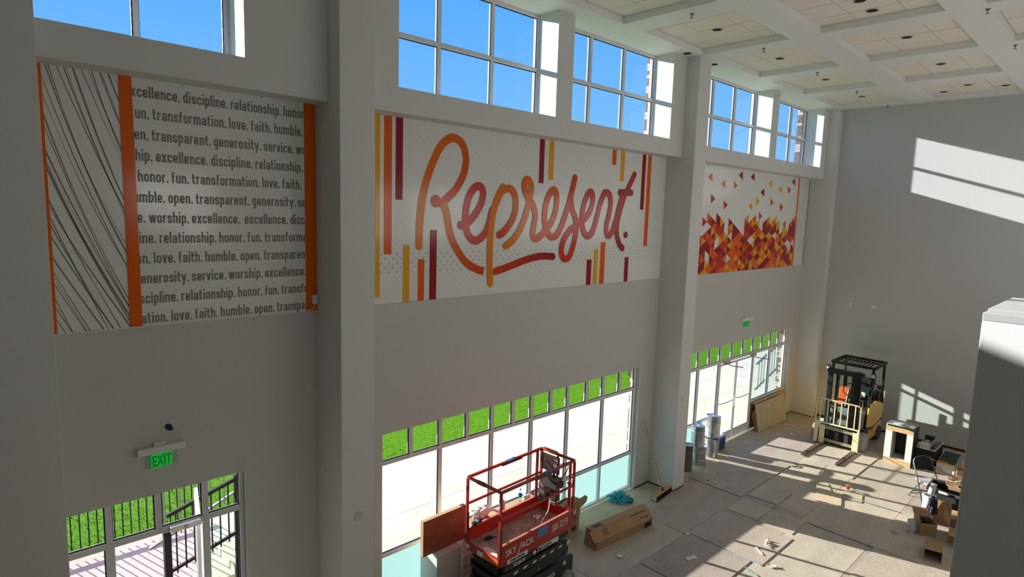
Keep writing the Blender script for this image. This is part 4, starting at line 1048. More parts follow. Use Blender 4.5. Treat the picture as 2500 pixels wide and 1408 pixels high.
# chassis
part(MB().box(-.80, .84, -.30, .30, .16, .50), 'chassis', M_sc, bevel=.01)
part(MB().box(-.80, .86, -.345, -.29, .24, .53), 'side_tray', M_sc, bevel=.008)
part(MB().box(-.80, .86, .29, .345, .24, .53), 'side_tray', M_sc, bevel=.008)
part(MB().box(-.93, -.80, -.33, .33, .20, .50), 'bumper', M_red, bevel=.012)
wp = None
for x in (-.62, .70):
    for s in (-1, 1):
        o = MB().lathe([(.05, -.055), (.10, -.05), (.11, -.06), (.155, -.055), (.165, -.03), (.165, .03), (.155, .055), (.11, .06), (.10, .045), (.05, .05)], seg=28).build('wheel', M_rubber, SL, smooth=True)
        o.rotation_euler = (math.pi/2, 0, 0); o.location = (x, s*.36, .165)
        h_ = MB().lathe([(.001, -.052), (.03, -.058), (.045, -.045), (.095, -.048), (.1, -.04), (.1, .04), (.095, .048), (.045, .045), (.03, .058), (.001, .052)], seg=20).build('hub', mat('hub_pale', (.45, .42, .38), .5), o, smooth=True)
for i in range(7): part(MB().prism([(-.5+.2*i, -.323, .755), (-.42+.2*i, -.323, .755), (-.39+.2*i, -.323, .785), (-.47+.2*i, -.323, .785)], (0, -.001, 0)), 'arm_slot', M_paper)
# lettering
def lt(txt, x, z, size, m_, bold=.002, sx=1, y=-Ly-.0135, shear=0, name='lettering'): return text_mesh(txt, size, m_, name, SL, face_M((x, y, z), (1, 0, 0), (0, 0, 1)), bold=bold, sx=sx, shear=shear)
lt('SKY', -.70, 1.12, .13, M_lettw, .0015, 1.0); lt('J', -.455, 1.085, .20, M_lettw, .001, .8, shear=.5); lt('ACK', -.375, 1.12, .13, M_lettw, .0015, 1.0)
lt('SJIII 3219', .30, 1.12, .15, M_lettw, .0005, .66)
part(MB().box(-.66, -.24, -Ly-.014, -Ly-.0125, .99, 1.055), 'label_plate', M_paper); lt('United Rentals', -.61, 1.005, .06, M_lettk, .002, .85, y=-Ly-.015)
part(MB().box(.02, .50, -.3235, -.3215, .895, .965), 'label_plate', M_paper); lt('800-UR-RENTS', .035, .908, .062, M_lettk, .002, .78, y=-.3245)
part(MB().box(.03, .38, -.3235, -.3215, .972, 1.03), 'grey_label', mat('grey_label', (.3, .3, .29), .5))
part(MB().lathe([(.001, 0), (.045, 0)], (-.05, -.3235, .92), axis='y', seg=20, cap=False), 'round_label', M_redd)
part(MB().lathe([(.001, 0), (.032, 0)], (-.05, -.3240, .92), axis='y', seg=20, cap=False), 'round_label', M_lettw)
lt('SKYJACK', -.50, .88, .07, M_lettw, .002, .9, y=-.323)
lt('SKYJACK', .10, .36, .09, M_lettw, .002, .9, y=-.3465)
part(MB().box(.62, .67, -.347, -.345, .44, .50), 'white_label', M_paper)
# things on the deck
def flat_paper(pts, loc, m_, lab, rz=0, nm='paper_sheet'):
    o = MB().prism([(x, y, 0) for x, y in pts], (0, 0, .004)).build(nm, m_); o.location = loc; o.rotation_euler = (0, 0, rz); tag(o, lab, 'paper'); return o
flat_paper([(-.34, -.05), (-.05, -.13), (.33, -.10), (.40, .03), (.20, .02), (.12, .10), (-.06, .03), (-.1, .07)], (5.95, -1.20, 1.108), M_ply, 'torn cream paper backing along the near side of the lift deck', .03)
o = MB().tube(smooth_path([(5.55, -.93, 1.108), (5.60, -.98, 1.11), (5.68, -.96, 1.108), (5.66, -.90, 1.11), (5.58, -.92, 1.112), (5.74, -.99, 1.108)]), .008, 6).build('black_cord', M_blackm, smooth=True); tag(o, 'tangled black cord on the left end of the lift deck', 'cord')
sc_ = empty('stapler_tool', (5.50, -.80, 1.317), math.radians(15), 'black and silver hand tool resting on the side of the lift at its left corner', 'tool')
bx(-.08, .11, -.03, .03, 0.0, .05).build('body', M_black, sc_, bevel=.008); bx(-.03, .03, -.032, .032, .01, .055).build('silver_band', M_alu, sc_, bevel=.004)
MB().tube([(-.08, 0, .03), (-.14, 0, .0), (-.16, 0, -.03)], .012, 8).build('nose', M_dark, sc_, smooth=True)
flat_paper([(-.08, -.05), (.08, -.06), (.07, .05), (-.02, .06)], (6.62, -.95, 1.1045), M_paper, 'small crumpled paper by the cable on the lift deck', .5)
# ------------------------------------------------------------------ metal cans by the far window
M_tin = mat('galvanised', (.55, .57, .60), .25, metal=.85, var=.12, scale=6)
M_tin_d = mat('can_inside', (.08, .08, .09), .6)
def can(loc, r0, r1, H, lab, tilt=(0, 0), lid=True, group='metal cans by the far window', flip=False, m_=M_tin):
    r = empty('metal_can', loc, 0, lab, 'can', group); r.rotation_euler = (tilt[0], tilt[1], 0)
    a, b = (r1, r0) if flip else (r0, r1)
    MB().lathe([(a, 0), (a+.006, .006), (a+.002, .02), (a+(b-a)*.5, H*.5), (b, H-.02), (b+.008, H-.01), (b+.008, H), (b-.004, H), (b-.01, H-.012)], seg=32).build('can_body', m_, r, smooth=True)
    for h in (.25, .72): MB().lathe([(a+(b-a)*h+.001, H*h-.006), (a+(b-a)*h+.006, H*h), (a+(b-a)*h+.001, H*h+.006)], seg=32, cap=False).build('rib', m_, r, smooth=True)
    if lid:
        MB().lathe([(.001, H-.03), (b-.02, H-.03)], seg=32, cap=False).build('recessed_lid', M_tin_d, r)
        MB().lathe([(.001, H-.02), (.02, H-.018), (.02, H-.002), (.001, H)], seg=12).build('lid_knob', M_white, r, smooth=True)
    s = 1
    MB().tube(smooth_path([(-b*.98, 0, H*.86), (-b-.03, .03, H*.72), (-b-.03, .06, H*.6)]), .004, 6).build('handle', M_steel, r)
    return r
can((13.07, -.17, 0), .175, .185, .45, 'dented metal can standing on the floor in front, lower of the left pair')
can((13.02, -.16, .462), .16, .155, .50, 'tall metal can with a rimmed lid stacked on the left pair', tilt=(0, math.radians(-4)))
can((13.74, -.15, 0), .165, .18, .46, 'metal can with a white rim standing beside the blue bin, lower of the right pair')
can((13.77, -.14, .475), .165, .17, .54, 'tall metal can with a bent open top stacked on the right pair', tilt=(math.radians(-2), math.radians(3)), lid=False)
can((12.46, -.22, 0), .125, .125, .62, 'narrow dark metal can half hidden behind the middle column', lid=False, m_=mat('dark_tin', (.2, .2, .2), .3, metal=.8), group=None)
bb = empty('blue_bin', (14.19, -.13, .0), 0, 'blue plastic bin standing on its side in front of the far double door', 'bin')
M_bl = mat('bin_blue', (.03, .10, .35), .4); M_bli = mat('bin_shade', (.015, .03, .09), .5)
bx(-.21, .19, -.05, .10, .0, .40).build('bin_shell', mat('bin_pale', (.55, .68, .80), .35), bb, bevel=.035)
bx(-.155, .185, -.062, -.045, .03, .37).build('opening', M_bl, bb, bevel=.01)
bx(-.115, .150, -.066, -.0625, .06, .33).build('shade_plate', M_bli, bb)  # dark plate on the solid shell stands in for the shaded hollow

# plywood
ps = empty('plywood_stack', (17.17, -.13, 0), math.radians(-1.8), 'stack of plywood sheets leaning on the low wall under the far window', 'plywood')
for k_ in range(5):
    y = -.06+.03*k_; ln = .16
    mb = MB().prism([(-.86+.015*k_, y, .004), (-.86+.015*k_, y-.021, .004), (-.88+.015*k_, y-.021+ln*.8, .76-.10*(k_ > 0)-.05*k_), (-.88+.015*k_, y+ln*.8, .76-.10*(k_ > 0)-.05*k_)], (1.72-.03*k_, 0, 0))
    o = mb.build('plywood_sheet', M_ply if k_ == 0 else M_plyedge, ps)
    if k_ == 0:
        for (x, z) in ((-.15, .60), (-.23, .22)):
            yy = y-.021+ln*.8*(z/.76)-.002
            MB().lathe([(.001, yy), (.03, yy)], (x, 0, z), axis='y', seg=16, cap=False).build('plug', M_paper, o)
o = bx(16.28, 18.2, -.035, .07, .77, .79).build('timber_strip', M_wood, bevel=.002); tag(o, 'thin timber strip lying along the sill behind the plywood', 'timber')

# ------------------------------------------------------------------ forklift
FK = empty('forklift', (17.6, -2.03, 0), 0, 'yellow and black forklift with a cream load backrest facing the hall', 'forklift')
def fp(mb, name, m_, parent=None, **k):
    return mb.build(name, m_, parent or FK, **k)
def FX(x): return x-17.6
def FY(y): return y+2.03
def fb(x0, x1, y0, y1, z0, z1, name, m_, parent=None, **k): return fp(MB().box(FX(x0), FX(x1), FY(y0), FY(y1), z0, z1), name, m_, parent, **k)
# forks
for y, nm in ((-1.665, ''), (-2.475, '')):
    mb = MB().prism([(FX(16.80), FY(y-.055), .02), (FX(15.56), FY(y-.045), .02), (FX(15.50), FY(y-.02), .022), (FX(15.50), FY(y+.02), .022), (FX(15.56), FY(y+.045), .02), (FX(16.80), FY(y+.055), .02)], (0, 0, .035))
    o = fp(mb, 'fork', mat('fork_steel', (.16, .11, .10), .5, metal=.5, var=.4, scale=14), bevel=.004)
    fb(16.745, 16.80, y-.06, y+.06, .02, .53, 'shank', M_cream, o, bevel=.008)
# load backrest
bk = empty('load_backrest', (0, 0, 0)); bk.parent = FK
bx_ = 16.73
mb = MB().tube([(FX(bx_), FY(-1.50), .05), (FX(bx_), FY(-1.50), 1.22), (FX(bx_), FY(-1.54), 1.255), (FX(bx_), FY(-2.50), 1.255), (FX(bx_), FY(-2.56), 1.215), (FX(bx_), FY(-2.56), .06)], .019, 8)
fp(mb, 'outer_frame', M_cream, bk, smooth=True)
fp(MB().bar((FX(bx_), FY(-1.50), .62), (FX(bx_), FY(-2.56), .62), .035), 'cross_bar', M_cream, bk)
for y in (-1.60, -1.775, -1.945, -2.10, -2.26, -2.43): fp(MB().bar((FX(bx_), FY(y), .62), (FX(bx_), FY(y), 1.25), .024), 'upright_bar', M_cream, bk)
for y in (-1.545, -2.535): fp(MB().bar((FX(bx_+.03), FY(y), .06), (FX(bx_+.03), FY(y), .60), .05), 'side_plate', M_cream, bk)
# carriage
M_cst = mat('carriage_steel', (.30, .28, .21), .5, metal=.2, var=.3, scale=18)
fb(16.80, 16.86, -1.62, -2.50, .44, .52, 'carriage_bar', M_cst, bevel=.004); fb(16.80, 16.86, -1.62, -2.50, .10, .18, 'carriage_bar', M_cst, bevel=.004)
fb(16.86, 16.92, -1.75, -2.35, .12, .50, 'carriage_plate', M_blackm)
for y in (-2.02, -2.25): fb(16.80, 16.90, y-.05, y+.05, .2, .42, 'hydraulic_clamp', M_dark, bevel=.006)
fp(MB().tube([(FX(16.79), FY(-1.72), .5), (FX(16.79), FY(-1.72), .26)], .01, 6), 'chain_pin', M_white)
# mast
for y in (-1.70, -2.33):
    for dx, dy in ((0, 0), (.07, .045 if y > -2 else -.045)):
        fb(16.93+dx, 17.02+dx, y+dy-.045, y+dy+.045, .08, 2.07-.3*dx, 'mast_rail', M_black, bevel=.004)
for y in (-1.84, -2.22): fp(MB().tube([(FX(17.03), FY(y), .12), (FX(17.03), FY(y), 1.95)], .035, 12), 'mast_cylinder', M_black, smooth=True)
fb(16.90, 17.05, -1.62, -2.40, 1.93, 2.05, 'mast_crosshead', M_black, bevel=.012)
fb(16.94, 17.08, -1.70, -2.30, .75, .84, 'mast_crosshead', M_black); fb(16.94, 17.08, -1.70, -2.30, .10, .2, 'mast_crosshead', M_black)
fp(MB().tube([(FX(16.98), FY(-2.34), 2.0), (FX(16.98), FY(-2.49), 2.0)], .055, 16), 'pulley', M_black, smooth=True)
for y, dx in ((-1.86, 0), (-1.93, .02), (-2.27, 0), (-2.32, .03)): fp(MB().tube(smooth_path([(FX(16.92), FY(y), 1.98), (FX(16.90), FY(y), 1.5), (FX(16.91+dx), FY(y), 1.0), (FX(16.95), FY(y), .5)]), .013, 6), 'hose', M_blackm, smooth=True)
fb(17.05, 17.12, -1.98, -2.06, 1.62, 1.93, 'mast_cylinder', M_black, bevel=.01)
# body
fp(MB().prism([(FX(17.25), FY(-1.57), .28), (FX(18.62), FY(-1.57), .20), (FX(18.72), FY(-1.57), .50), (FX(18.70), FY(-1.57), .60), (FX(17.25), FY(-1.57), .50)], (0, -.96, 0)), 'chassis', M_dark, bevel=.01)
for s, y in ((1, -1.55), (-1, -2.50)):
    fp(MB().prism([(FX(17.42), FY(y), .55), (FX(17.46), FY(y), 1.05), (FX(17.56), FY(y), 1.12), (FX(18.02), FY(y), 1.14), (FX(18.20), FY(y), 1.10), (FX(18.62), FY(y), .98), (FX(18.66), FY(y), .60), (FX(17.95), FY(y), .47)], (0, -.05 if s < 0 else .05-.05, 0)) if s < 0 else MB().prism([(FX(17.42), FY(y), .55), (FX(17.46), FY(y), 1.05), (FX(18.62), FY(y), .98), (FX(18.66), FY(y), .60), (FX(17.95), FY(y), .47)], (0, -.05, 0)), 'side_panel', M_yellow, bevel=.012)
    fp(MB().prism([(FX(17.62), FY(y), .16), (FX(17.58), FY(y), .42), (FX(17.9), FY(y), .40), (FX(18.60), FY(y), .52), (FX(18.66), FY(y), .30), (FX(18.50), FY(y), .16)], (0, -.045, 0)), 'lower_panel', M_yellow, bevel=.01)
fb(17.50, 18.50, -1.62, -2.46, .55, 1.0, 'engine_hood', M_dark, bevel=.02)
fb(18.30, 18.80, -1.56, -2.50, .30, 1.0, 'counterweight', M_yellow, bevel=.05)
fb(17.30, 17.42, -1.60, -2.46, .45, .95, 'cowl', mat('cowl_grey', (.20, .23, .24), .4, var=.2), bevel=.02)
fb(17.25, 17.60, -1.60, -2.46, .42, .47, 'floor_plate', M_dark)
fp(MB().tube([(FX(17.28), FY(-1.58), .12), (FX(17.22), FY(-1.56), .9), (FX(17.35), FY(-1.56), 1.05)], .02, 8), 'tilt_cylinder', M_alu, smooth=True)
fb(17.05, 17.14, -1.50, -1.60, .52, .60, 'tilt_bracket', M_white, bevel=.01)
# seat
fb(17.75, 18.20, -1.92, -2.40, 1.0, 1.12, 'seat', M_black, bevel=.04)
fp(MB().prism([(FX(18.14), FY(-1.94), 1.08), (FX(18.24), FY(-1.94), 1.08), (FX(18.34), FY(-1.98), 1.66), (FX(18.26), FY(-1.98), 1.70)], (0, -.42, 0)), 'seat_back', M_black, bevel=.03)
# steering wheel + console
fp(MB().tube([(FX(17.60)+.17*math.cos(a)*.5, FY(-1.98)+.15*math.sin(a), 1.42+.17*math.cos(a)*.85) for a in [2*math.pi*k/24 for k in range(24)]], .014, 8, closed=True), 'steering_wheel', M_black, smooth=True)
fp(MB().tube([(FX(17.42), FY(-1.98), .98), (FX(17.60), FY(-1.98), 1.40)], .03, 8), 'steering_column', M_dark, smooth=True)
fb(17.95, 18.15, -1.62, -1.86, 1.02, 1.33, 'orange_case', M_orange, bevel=.01)
fb(17.45, 17.70, -1.62, -1.90, .98, 1.05, 'console', M_orange, bevel=.01)
fb(17.62, 17.624, -2.26, -2.36, 1.28, 1.42, 'hanging_tag', M_paper)
fp(MB().tube([(FX(17.5), FY(-2.1), 1.02), (FX(17.5), FY(-2.1), 1.2), (FX(17.5), FY(-2.36), 1.2), (FX(17.5), FY(-2.36), 1.0)], .012, 6), 'grab_bar', M_alu, smooth=True)
# gas tank behind the seat
fp(MB().lathe([(.05, -.30), (.12, -.27), (.15, -.22), (.15, .22), (.12, .27), (.05, .30)], (FX(18.52), FY(-2.17), 1.18), axis='y', seg=24), 'gas_tank', M_dark, smooth=True)
fp(MB().lathe([(.10, -.31), (.15, -.31), (.15, -.28), (.10, -.28), (.10, -.31)], (FX(18.52), FY(-2.17), 1.18), axis='y', seg=24, cap=False), 'tank_ring', M_black, smooth=True)
# overhead guard
GZ = 2.08
for (x, y, x2, y2, z2) in ((17.70, -1.50, 17.45, -1.56, 1.0), (17.70, -2.49, 17.50, -2.50, 1.05), (18.72, -2.46, 18.72, -2.50, .60)):
    fp(MB().bar((FX(x), FY(y), GZ), (FX(x2), FY(y2), z2), .055), 'guard_post', M_black, bevel=.004)
fp(MB().box(FX(18.714), FX(18.726), FY(-1.52), FY(-1.47), .95, GZ), 'guard_post', M_black)
for a, b in (((17.68, -1.46), (17.68, -2.52)), ((18.75, -1.44), (18.75, -2.50)), ((17.68, -1.47), (18.75, -1.45)), ((17.68, -2.51), (18.75, -2.49)), ((18.36, -1.46), (18.36, -2.5))):
    fp(MB().bar((FX(a[0]), FY(a[1]), GZ), (FX(b[0]), FY(b[1]), GZ), .065 if a[0] != 18.36 else .035), 'guard_rail', M_black, bevel=.004)
for k_ in range(9):
    y = -1.56-.098*k_
    fp(MB().bar((FX(17.70), FY(y), GZ), (FX(18.74), FY(y+.015), GZ), .026), 'guard_slat', M_black)
for (x, y, z) in ((17.60, -2.53, 1.90), (17.60, -1.42, 1.93)):
    o = fb(x-.05, x+.02, y-.055, y+.055, z-.06, z+.06, 'work_light', M_black, bevel=.012)
    fb(x-.053, x-.049, y-.042, y+.042, z-.045, z+.045, 'lens', M_frame, o)
fp(MB().lathe([(.001, -.02), (.07, -.02), (.085, 0), (.07, .02), (.001, .02)], (FX(17.75), FY(-2.66), 1.58), axis='x', seg=20), 'mirror', M_dark, smooth=True)
fp(MB().tube([(FX(17.62), FY(-2.5), 1.75), (FX(17.75), FY(-2.62), 1.62)], .012, 6), 'mirror_arm', M_black)
fp(MB().box(FX(18.80), FX(18.83), FY(-2.52), FY(-2.44), .7, 1.28), 'cream_strip', M_cream)
for (x, r_, w_, ys) in ((17.05, .25, .20, (-1.50, -2.56)), (18.42, .20, .16, (-1.52, -2.50))):
    for y in ys:
        o = MB().lathe([(r_*.45, -w_/2), (r_*.62, -w_/2), (r_*.9, -w_/2), (r_, -w_*.32), (r_, w_*.32), (r_*.9, w_/2), (r_*.62, w_/2), (r_*.45, w_/2)], seg=32).build('wheel', M_rubber if r_ > .22 else mat('dark_rubber', (.05, .05, .05), .8), FK, smooth=True)
        o.rotation_euler = (math.pi/2, 0, 0); o.location = (FX(x), FY(y+(.02 if y > -2 else 0)), r_)
        MB().lathe([(.001, -w_*.46), (r_*.2, -w_*.5), (r_*.3, -w_*.35), (r_*.6, -w_*.42), (r_*.6, w_*.42), (r_*.3, w_*.35), (r_*.2, w_*.5), (.001, w_*.46)], seg=20).build('hub', M_yellow if r_ < .22 else mat('hub_brown', (.32, .25, .17), .6), o, smooth=True)

# ------------------------------------------------------------------ cabinets at the end wall
wc = empty('white_cabinet', (17.05, -3.42, 0), 0, 'white open cabinet frame with bare wood rails standing beside the forklift', 'cabinet')
hw_, dp, hh = .295, .24, .97
M_wcab = mat('white_laminate', (.74, .76, .70), .4); M_mdf = mat('mdf', (.60, .42, .22), .6)
bx(-dp, dp, -hw_, -hw_+.02, 0, hh).build('side', M_dark, wc); bx(-dp, dp, hw_-.02, hw_, 0, hh).build('side', M_wcab, wc)
bx(dp-.015, dp, -hw_+.02, hw_-.02, 0, hh).build('back', M_dark, wc)
bx(-dp-.01, dp, -hw_, hw_, hh, hh+.02).build('top', mat('top_grey', (.36, .38, .38), .3), wc)
bx(-dp+.02, dp-.015, -hw_+.02, hw_-.02, .13, .15).build('bottom', M_wcab, wc)
F0, F1 = -dp-.02, -dp
bx(F0, F1, -hw_, -hw_+.135, 0.02, hh-.14).build('stile', M_wcab, wc); bx(F0, F1, hw_-.145, hw_, 0.02, hh-.14).build('stile', M_wcab, wc)
bx(F0-.002, F1, -hw_, hw_, hh-.145, hh-.035).build('rail', M_mdf, wc); bx(F0-.002, F1, -hw_, hw_, .0, .14).build('rail', M_mdf, wc)
bx(-dp, -dp+.3, hw_-.16, hw_-.145, .14, hh-.15).build('inner_side', mat('inner_grey', (.45, .42, .43), .5), wc)
o = bx(16.82, 17.02, -3.70, -3.25, hh+.022, hh+.03).build('loose_strip', M_wcab); o.rotation_euler = (0, 0, 0); tag(o, 'thin white strip lying on top of the white cabinet', 'strip')
bc = empty('dark_cabinet', (17.45, -3.93, 0), 0, 'black faced low cabinet right of the white cabinet behind the folding chair', 'cabinet')
bx(-.38, .45, -.195, .195, 0, .49).build('carcass', M_blackm, bc, bevel=.003); bx(-.385, .45, -.2, .2, .49, .505).build('top_edge', M_frame, bc); bx(-.37, .44, -.185, .185, .505, .508).build('dark_top', M_black, bc)
tr = empty('paper_tray', (17.35, -3.90, .51), math.radians(3), 'narrow grey tray with papers on the dark cabinet', 'tray')
bx(-.38, .38, -.10, .10, 0, .10).build('tray_body', mat('tray_grey', (.42, .42, .42), .5), tr, bevel=.003); bx(-.37, .37, -.09, .09, .10, .103).build('shade_plate', M_black, tr)  # black plate on the solid tray body paints the shade of its hollow
bx(-.37, -.17, -.085, .085, .104, .112).build('papers', M_paper, tr); bx(-.12, .08, -.04, .05, .104, .11).build('yellow_card', M_mdf, tr); bx(.28, .38, -.10, .10, .10, .16).build('end_wall', M_dark, tr)
gc = empty('grey_cabinet', (17.55, -4.345, 0), math.radians(3), 'grey cabinet lying on its back with its shaded open top painted dark near the end wall', 'cabinet')
bx(-.52, .50, -.185, .185, 0, .27).build('carcass', mat('cab_grey', (.40, .41, .40), .5), gc, bevel=.003)
bx(-.50, .48, -.165, .165, .2702, .274).build('shade_sheet', mat('open_shade', (.03, .032, .03), .7), gc); bx(-.525, -.505, -.185, .185, .25, .285).build('yellow_edge', mat('yellow_edge', (.55, .33, .04), .5), gc)  # dark sheet over the solid box stands for the shade of its open interior
o = MB().tube([(16.92, -4.56, .0), (16.93, -4.56, .17)], .03, 12).build('white_tube', M_white, smooth=True); tag(o, 'short white tube standing at the corner of the grey cabinet', 'tube')

# folding chair
ch = empty('folding_chair', (15.085, -4.41, 0), math.atan2(-.75, -.66), 'black and grey metal folding chair standing in front of the dark cabinet', 'chair')
M_chr = mat('chair_tube', (.12, .125, .14), .3, metal=.6)
for s in (-1, 1):
    MB().tube([(.22, s*.22, .0), (.02, s*.215, .42), (-.20, s*.205, .80), (-.215, s*.16, .885), (-.22, 0, .91)] , .0125, 8).build('front_leg', M_chr, ch, smooth=True)
    MB().tube([(-.24, s*.20, .0), (-.08, s*.195, .25), (.10, s*.19, .46)], .0115, 8).build('rear_leg', M_chr, ch, smooth=True)
    MB().lathe([(.016, 0), (.016, .03)], (.22, s*.22, 0), seg=10).build('foot', M_blackm, ch)
MB().bar((.17, -.22, .10), (.17, .22, .10), .016).build('stretcher', M_chr, ch); MB().bar((-.20, -.20, .07), (-.20, .20, .07), .016).build('stretcher', M_chr, ch); MB().bar((-.14, -.2, .15), (-.14, .2, .15), .014).build('stretcher', M_chr, ch)
mb = MB().prism([(.22, -.17, .435), (.24, -.12, .437), (.24, .12, .437), (.22, .17, .435), (-.14, .175, .42), (-.16, .14, .42), (-.16, -.14, .42), (-.14, -.175, .42)], (0, 0, .022))
mb.build('seat', mat('seat_grey', (.42, .44, .45), .35), ch, bevel=.008)
mb = MB(); n = 14
for sgn in (0, 1):
    pass
P = [(-.195+.0, -.20, .66)]+[(-.215-.018*math.cos(a)*0-.02*math.sin(a)*0, -.20*math.cos(a), .74+.165*math.sin(a)) for a in [math.pi*k/n for k in range(n+1)]]+[(-.195, .20, .66), (-.185, .12, .632), (-.18, 0, .62), (-.185, -.12, .632)]
MB().face(P).build('backrest', M_black, ch, solid=.022, bevel=0)

# dark tote with rubbish, cartons
tt = empty('storage_tote', (14.50, -4.90, 0), 0, 'tall dark storage tote with a white rim label at the right, piled with cardboard', 'tote')
mb = MB(); mb.prism([(-.22, -.34, 0), (-.22, .30, 0), (.22, .30, 0), (.22, -.34, 0)], (0, 0, .02))
for a in ((-.23, -.21, -.35, .31), (.21, .23, -.35, .31), (-.21, .21, -.35, -.33), (-.21, .21, .29, .31)): mb.box(a[0], a[1], a[2], a[3], .02, .62)
mb.build('tote_body', M_dark, tt)
mb = MB()
for a in ((-.26, -.23, -.38, .34), (.23, .26, -.38, .34), (-.23, .23, -.38, -.35), (-.23, .23, .31, .34)): mb.box(a[0], a[1], a[2], a[3], .56, .64)
mb.build('rim', mat('rim_dark', (.02, .025, .03), .4), tt, bevel=.006)
bx(-.266, -.2605, -.26, .13, .565, .615).build('white_strip', M_paper, tt)
bx(-.275, -.262, -.14, -.05, .555, .60).build('latch', M_black, tt)
bx(-.20, .20, -.32, .28, .40, .42).build('rubbish_bed', M_blackm, tt)
bx(-.245, -.232, -.30, .24, .28, .34).build('body_rib', M_black, tt)
o = bx(-.008, .008, -.16, .17, 0, .43).build('cardboard_sheet', M_card); o.location = (14.175, -4.86, .0); o.rotation_euler = (0, math.radians(7), math.radians(3)); tag(o, 'flat brown cardboard sheet propped against the dark tote', 'cardboard')
for i, (x, y, z, w_, d_, rx, ry, rz, lab) in enumerate([(14.47, -4.82, .88, .42, .18, .1, -.12, 1.2, 'bent strip of cardboard lying highest on the tote pile'), (14.62, -5.02, .74, .36, .12, .0, .1, 1.7, 'narrow curved cardboard strip behind the top one on the tote'),
        (14.42, -4.97, .645, .30, .22, .05, .05, .4, 'wide cardboard flap on the right of the tote pile'), (14.66, -4.66, 1.0, .30, .2, .2, .0, 2.0, 'torn brown carton piece hanging over the back of the tote')]):
    P = smooth_path([(-w_/2, 0, .0), (-w_/5, 0, .05), (w_/5, 0, .02), (w_/2, 0, .07)], 3)
    mb = MB(); a_ = [mb.bm.verts.new((p[0], -d_/2, p[2])) for p in P]; b_ = [mb.bm.verts.new((p[0], d_/2, p[2]+.01)) for p in P]
    for j in range(len(P)-1): mb.bm.faces.new((a_[j], a_[j+1], b_[j+1], b_[j]))
    o = mb.build('cardboard_strip', M_card2 if i < 3 else M_card, solid=.006); o.location = (x, y, z+.01*i); o.rotation_euler = (rx, ry, rz); tag(o, lab, 'cardboard')
o = bx(-.12, .12, -.16, .16, 0, .012).build('green_folder', mat('mint', (.30, .62, .50), .5)); o.location = (14.74, -5.17, .72); o.rotation_euler = (.05, .1, .4); tag(o, 'pale green folder sticking out of the right of the tote pile', 'folder')
pb = empty('paint_bucket', (14.05, -4.66, 0), 0, 'white bucket with a dark bag in it left of the dark tote', 'bucket')
MB().lathe([(.09, 0), (.11, .52), (.115, .52), (.115, .54), (.10, .54), (.08, .02)], seg=24).build('bucket_wall', M_white, pb, smooth=True)
o = lump('dark_bag', (-.07, -.08, .18), (.12, .10, .26), mat('bag_navy', (.02, .025, .05), .4), None, None, 4, .3); o.parent = pb
ro = MB().lathe([(.02, 0), (.055, 0), (.055, .22), (.02, .22)], seg=20).build('paper_roll', mat('roll', (.72, .66, .62), .7), smooth=True); ro.location = (14.10, -4.67, .55); ro.rotation_euler = (.15, .1, 0); tag(ro, 'upright white paper roll sticking out of the white bucket', 'roll')

o = carton('open_carton', (13.43, -4.76, 0), math.radians(32), .34, .27, .27, 'open carton with a white shipping label in front of the tote', flaps=(0, 1, 0, 1), ang=(20, 40, 30, 70))
bx(-.15, .02, -.139, -.1365, .03, .15).build('shipping_label', M_paper, o); bx(-.03, .10, -.1395, -.1368, .19, .22).build('small_label', M_paper, o)
lump('carton_rubbish', (13.43, -4.76, .17), (.11, .09, .10), M_dark, 'dark crumpled rubbish filling the open carton with the shipping label', 'rubbish', 8, .4)
o = carton('tipped_carton', (12.74, -5.04, .115), math.radians(-168), .22, .26, .42, 'small carton lying on its side with its dark open end facing the camera', flaps=(0, 0, 0, 0), tilt=(0, math.radians(90)))
lump('grey_rag', (12.72, -5.04, .008), (.09, .07, .07), mat('rag_grey', (.5, .52, .54), .7), 'grey crumpled rag inside the tipped carton', 'rag', 6, .5)
o = carton('wide_carton', (13.55, -5.32, 0), math.radians(8), .42, .40, .33, 'wide open carton at the far right, cut off by the pillar', ang=(-25, 30, 15, 60))
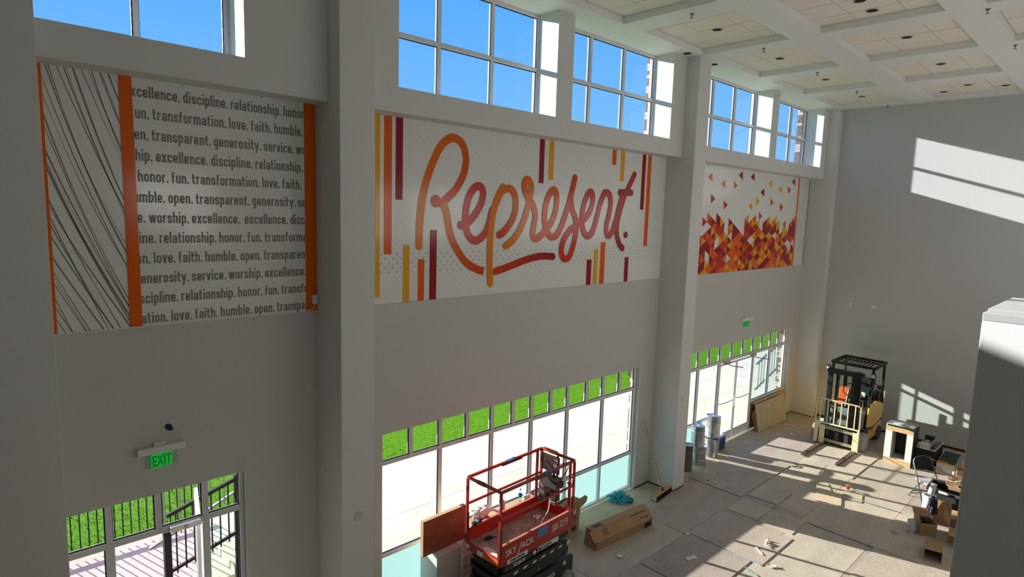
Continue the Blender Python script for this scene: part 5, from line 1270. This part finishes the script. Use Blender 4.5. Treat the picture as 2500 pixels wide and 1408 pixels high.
lump('clear_bag', (13.24, -4.58, .0), (.09, .08, .20), mat('bag_clear', (.60, .62, .63), .25), 'thin crumpled clear bag on the floor left of the open carton', 'bag', 3, .35)
# low clutter by the end wall, right edge
for i, (x, y, w_, h_, lab) in enumerate([(18.55, -4.6, .5, .07, 'pale board offcut on the floor by the end wall near the pillar'), (18.0, -4.95, .35, .05, 'short metal offcut in front of the pale one by the end wall')]):
    o = bx(-w_/2, w_/2, -.07, .07, 0, h_).build('offcut', M_alu if i else M_ply, bevel=.003); o.location = (x, y, .001); o.rotation_euler = (0, 0, .4+i*.5); tag(o, lab, 'offcut')
o = carton('far_carton', (16.5, -4.85, 0), math.radians(10), .5, .36, .38, 'brown carton behind the tote pile at the right', flaps=(1, 0, 1, 0))
o = empty('picture_frame', (4.72, -.30, 0), math.radians(0), 'small dark frame leaning below the first frosted pane at the bottom edge', 'frame')
bx(-.14, .14, -.012, .012, 0, .44).build('dark_panel', mat('panel_brown', (.06, .02, .025), .5), o); 
mb = MB(); mb.box(-.155, -.135, -.015, .015, 0, .455); mb.box(.135, .155, -.015, .015, 0, .455); mb.box(-.135, .135, -.015, .015, .435, .455); mb.box(-.135, .135, -.015, .015, 0, .02)
mb.build('frame_edge', M_frame, o); o.rotation_euler = (math.radians(-8), 0, 0)
# thin dark strips along the foot of the walls and columns
for (a, b, c_, d_) in ((10.66, XC0, -.012, 0), (18.42, XD0, -.012, 0), (XB1, 4.40, -.012, 0)):
    o = bx(a, b, c_, d_, 0, .018).build('foot_line_left', M_blackm, kind='structure'); tag(o, 'dark line along the foot of the window wall', 'baseboard')
for x in (XC0, XD0):
    o = bx(x-.010, x, YC, 0, 0, .018).build('foot_line_left', M_blackm, kind='structure'); tag(o, 'dark line at the foot of a column', 'baseboard')
o = bx(XC0-.01, XC1, YC-.010, YC, 0, .018).build('foot_line_left', M_blackm, kind='structure'); tag(o, 'dark line along the front of the middle column', 'baseboard')
o = bx(XF-.012, XF, -6.0, YC-.011, 0, .06).build('foot_line_end', mat('foot_line', (.06, .035, .025), .8), kind='structure'); tag(o, 'dark line along the end wall', 'baseboard')
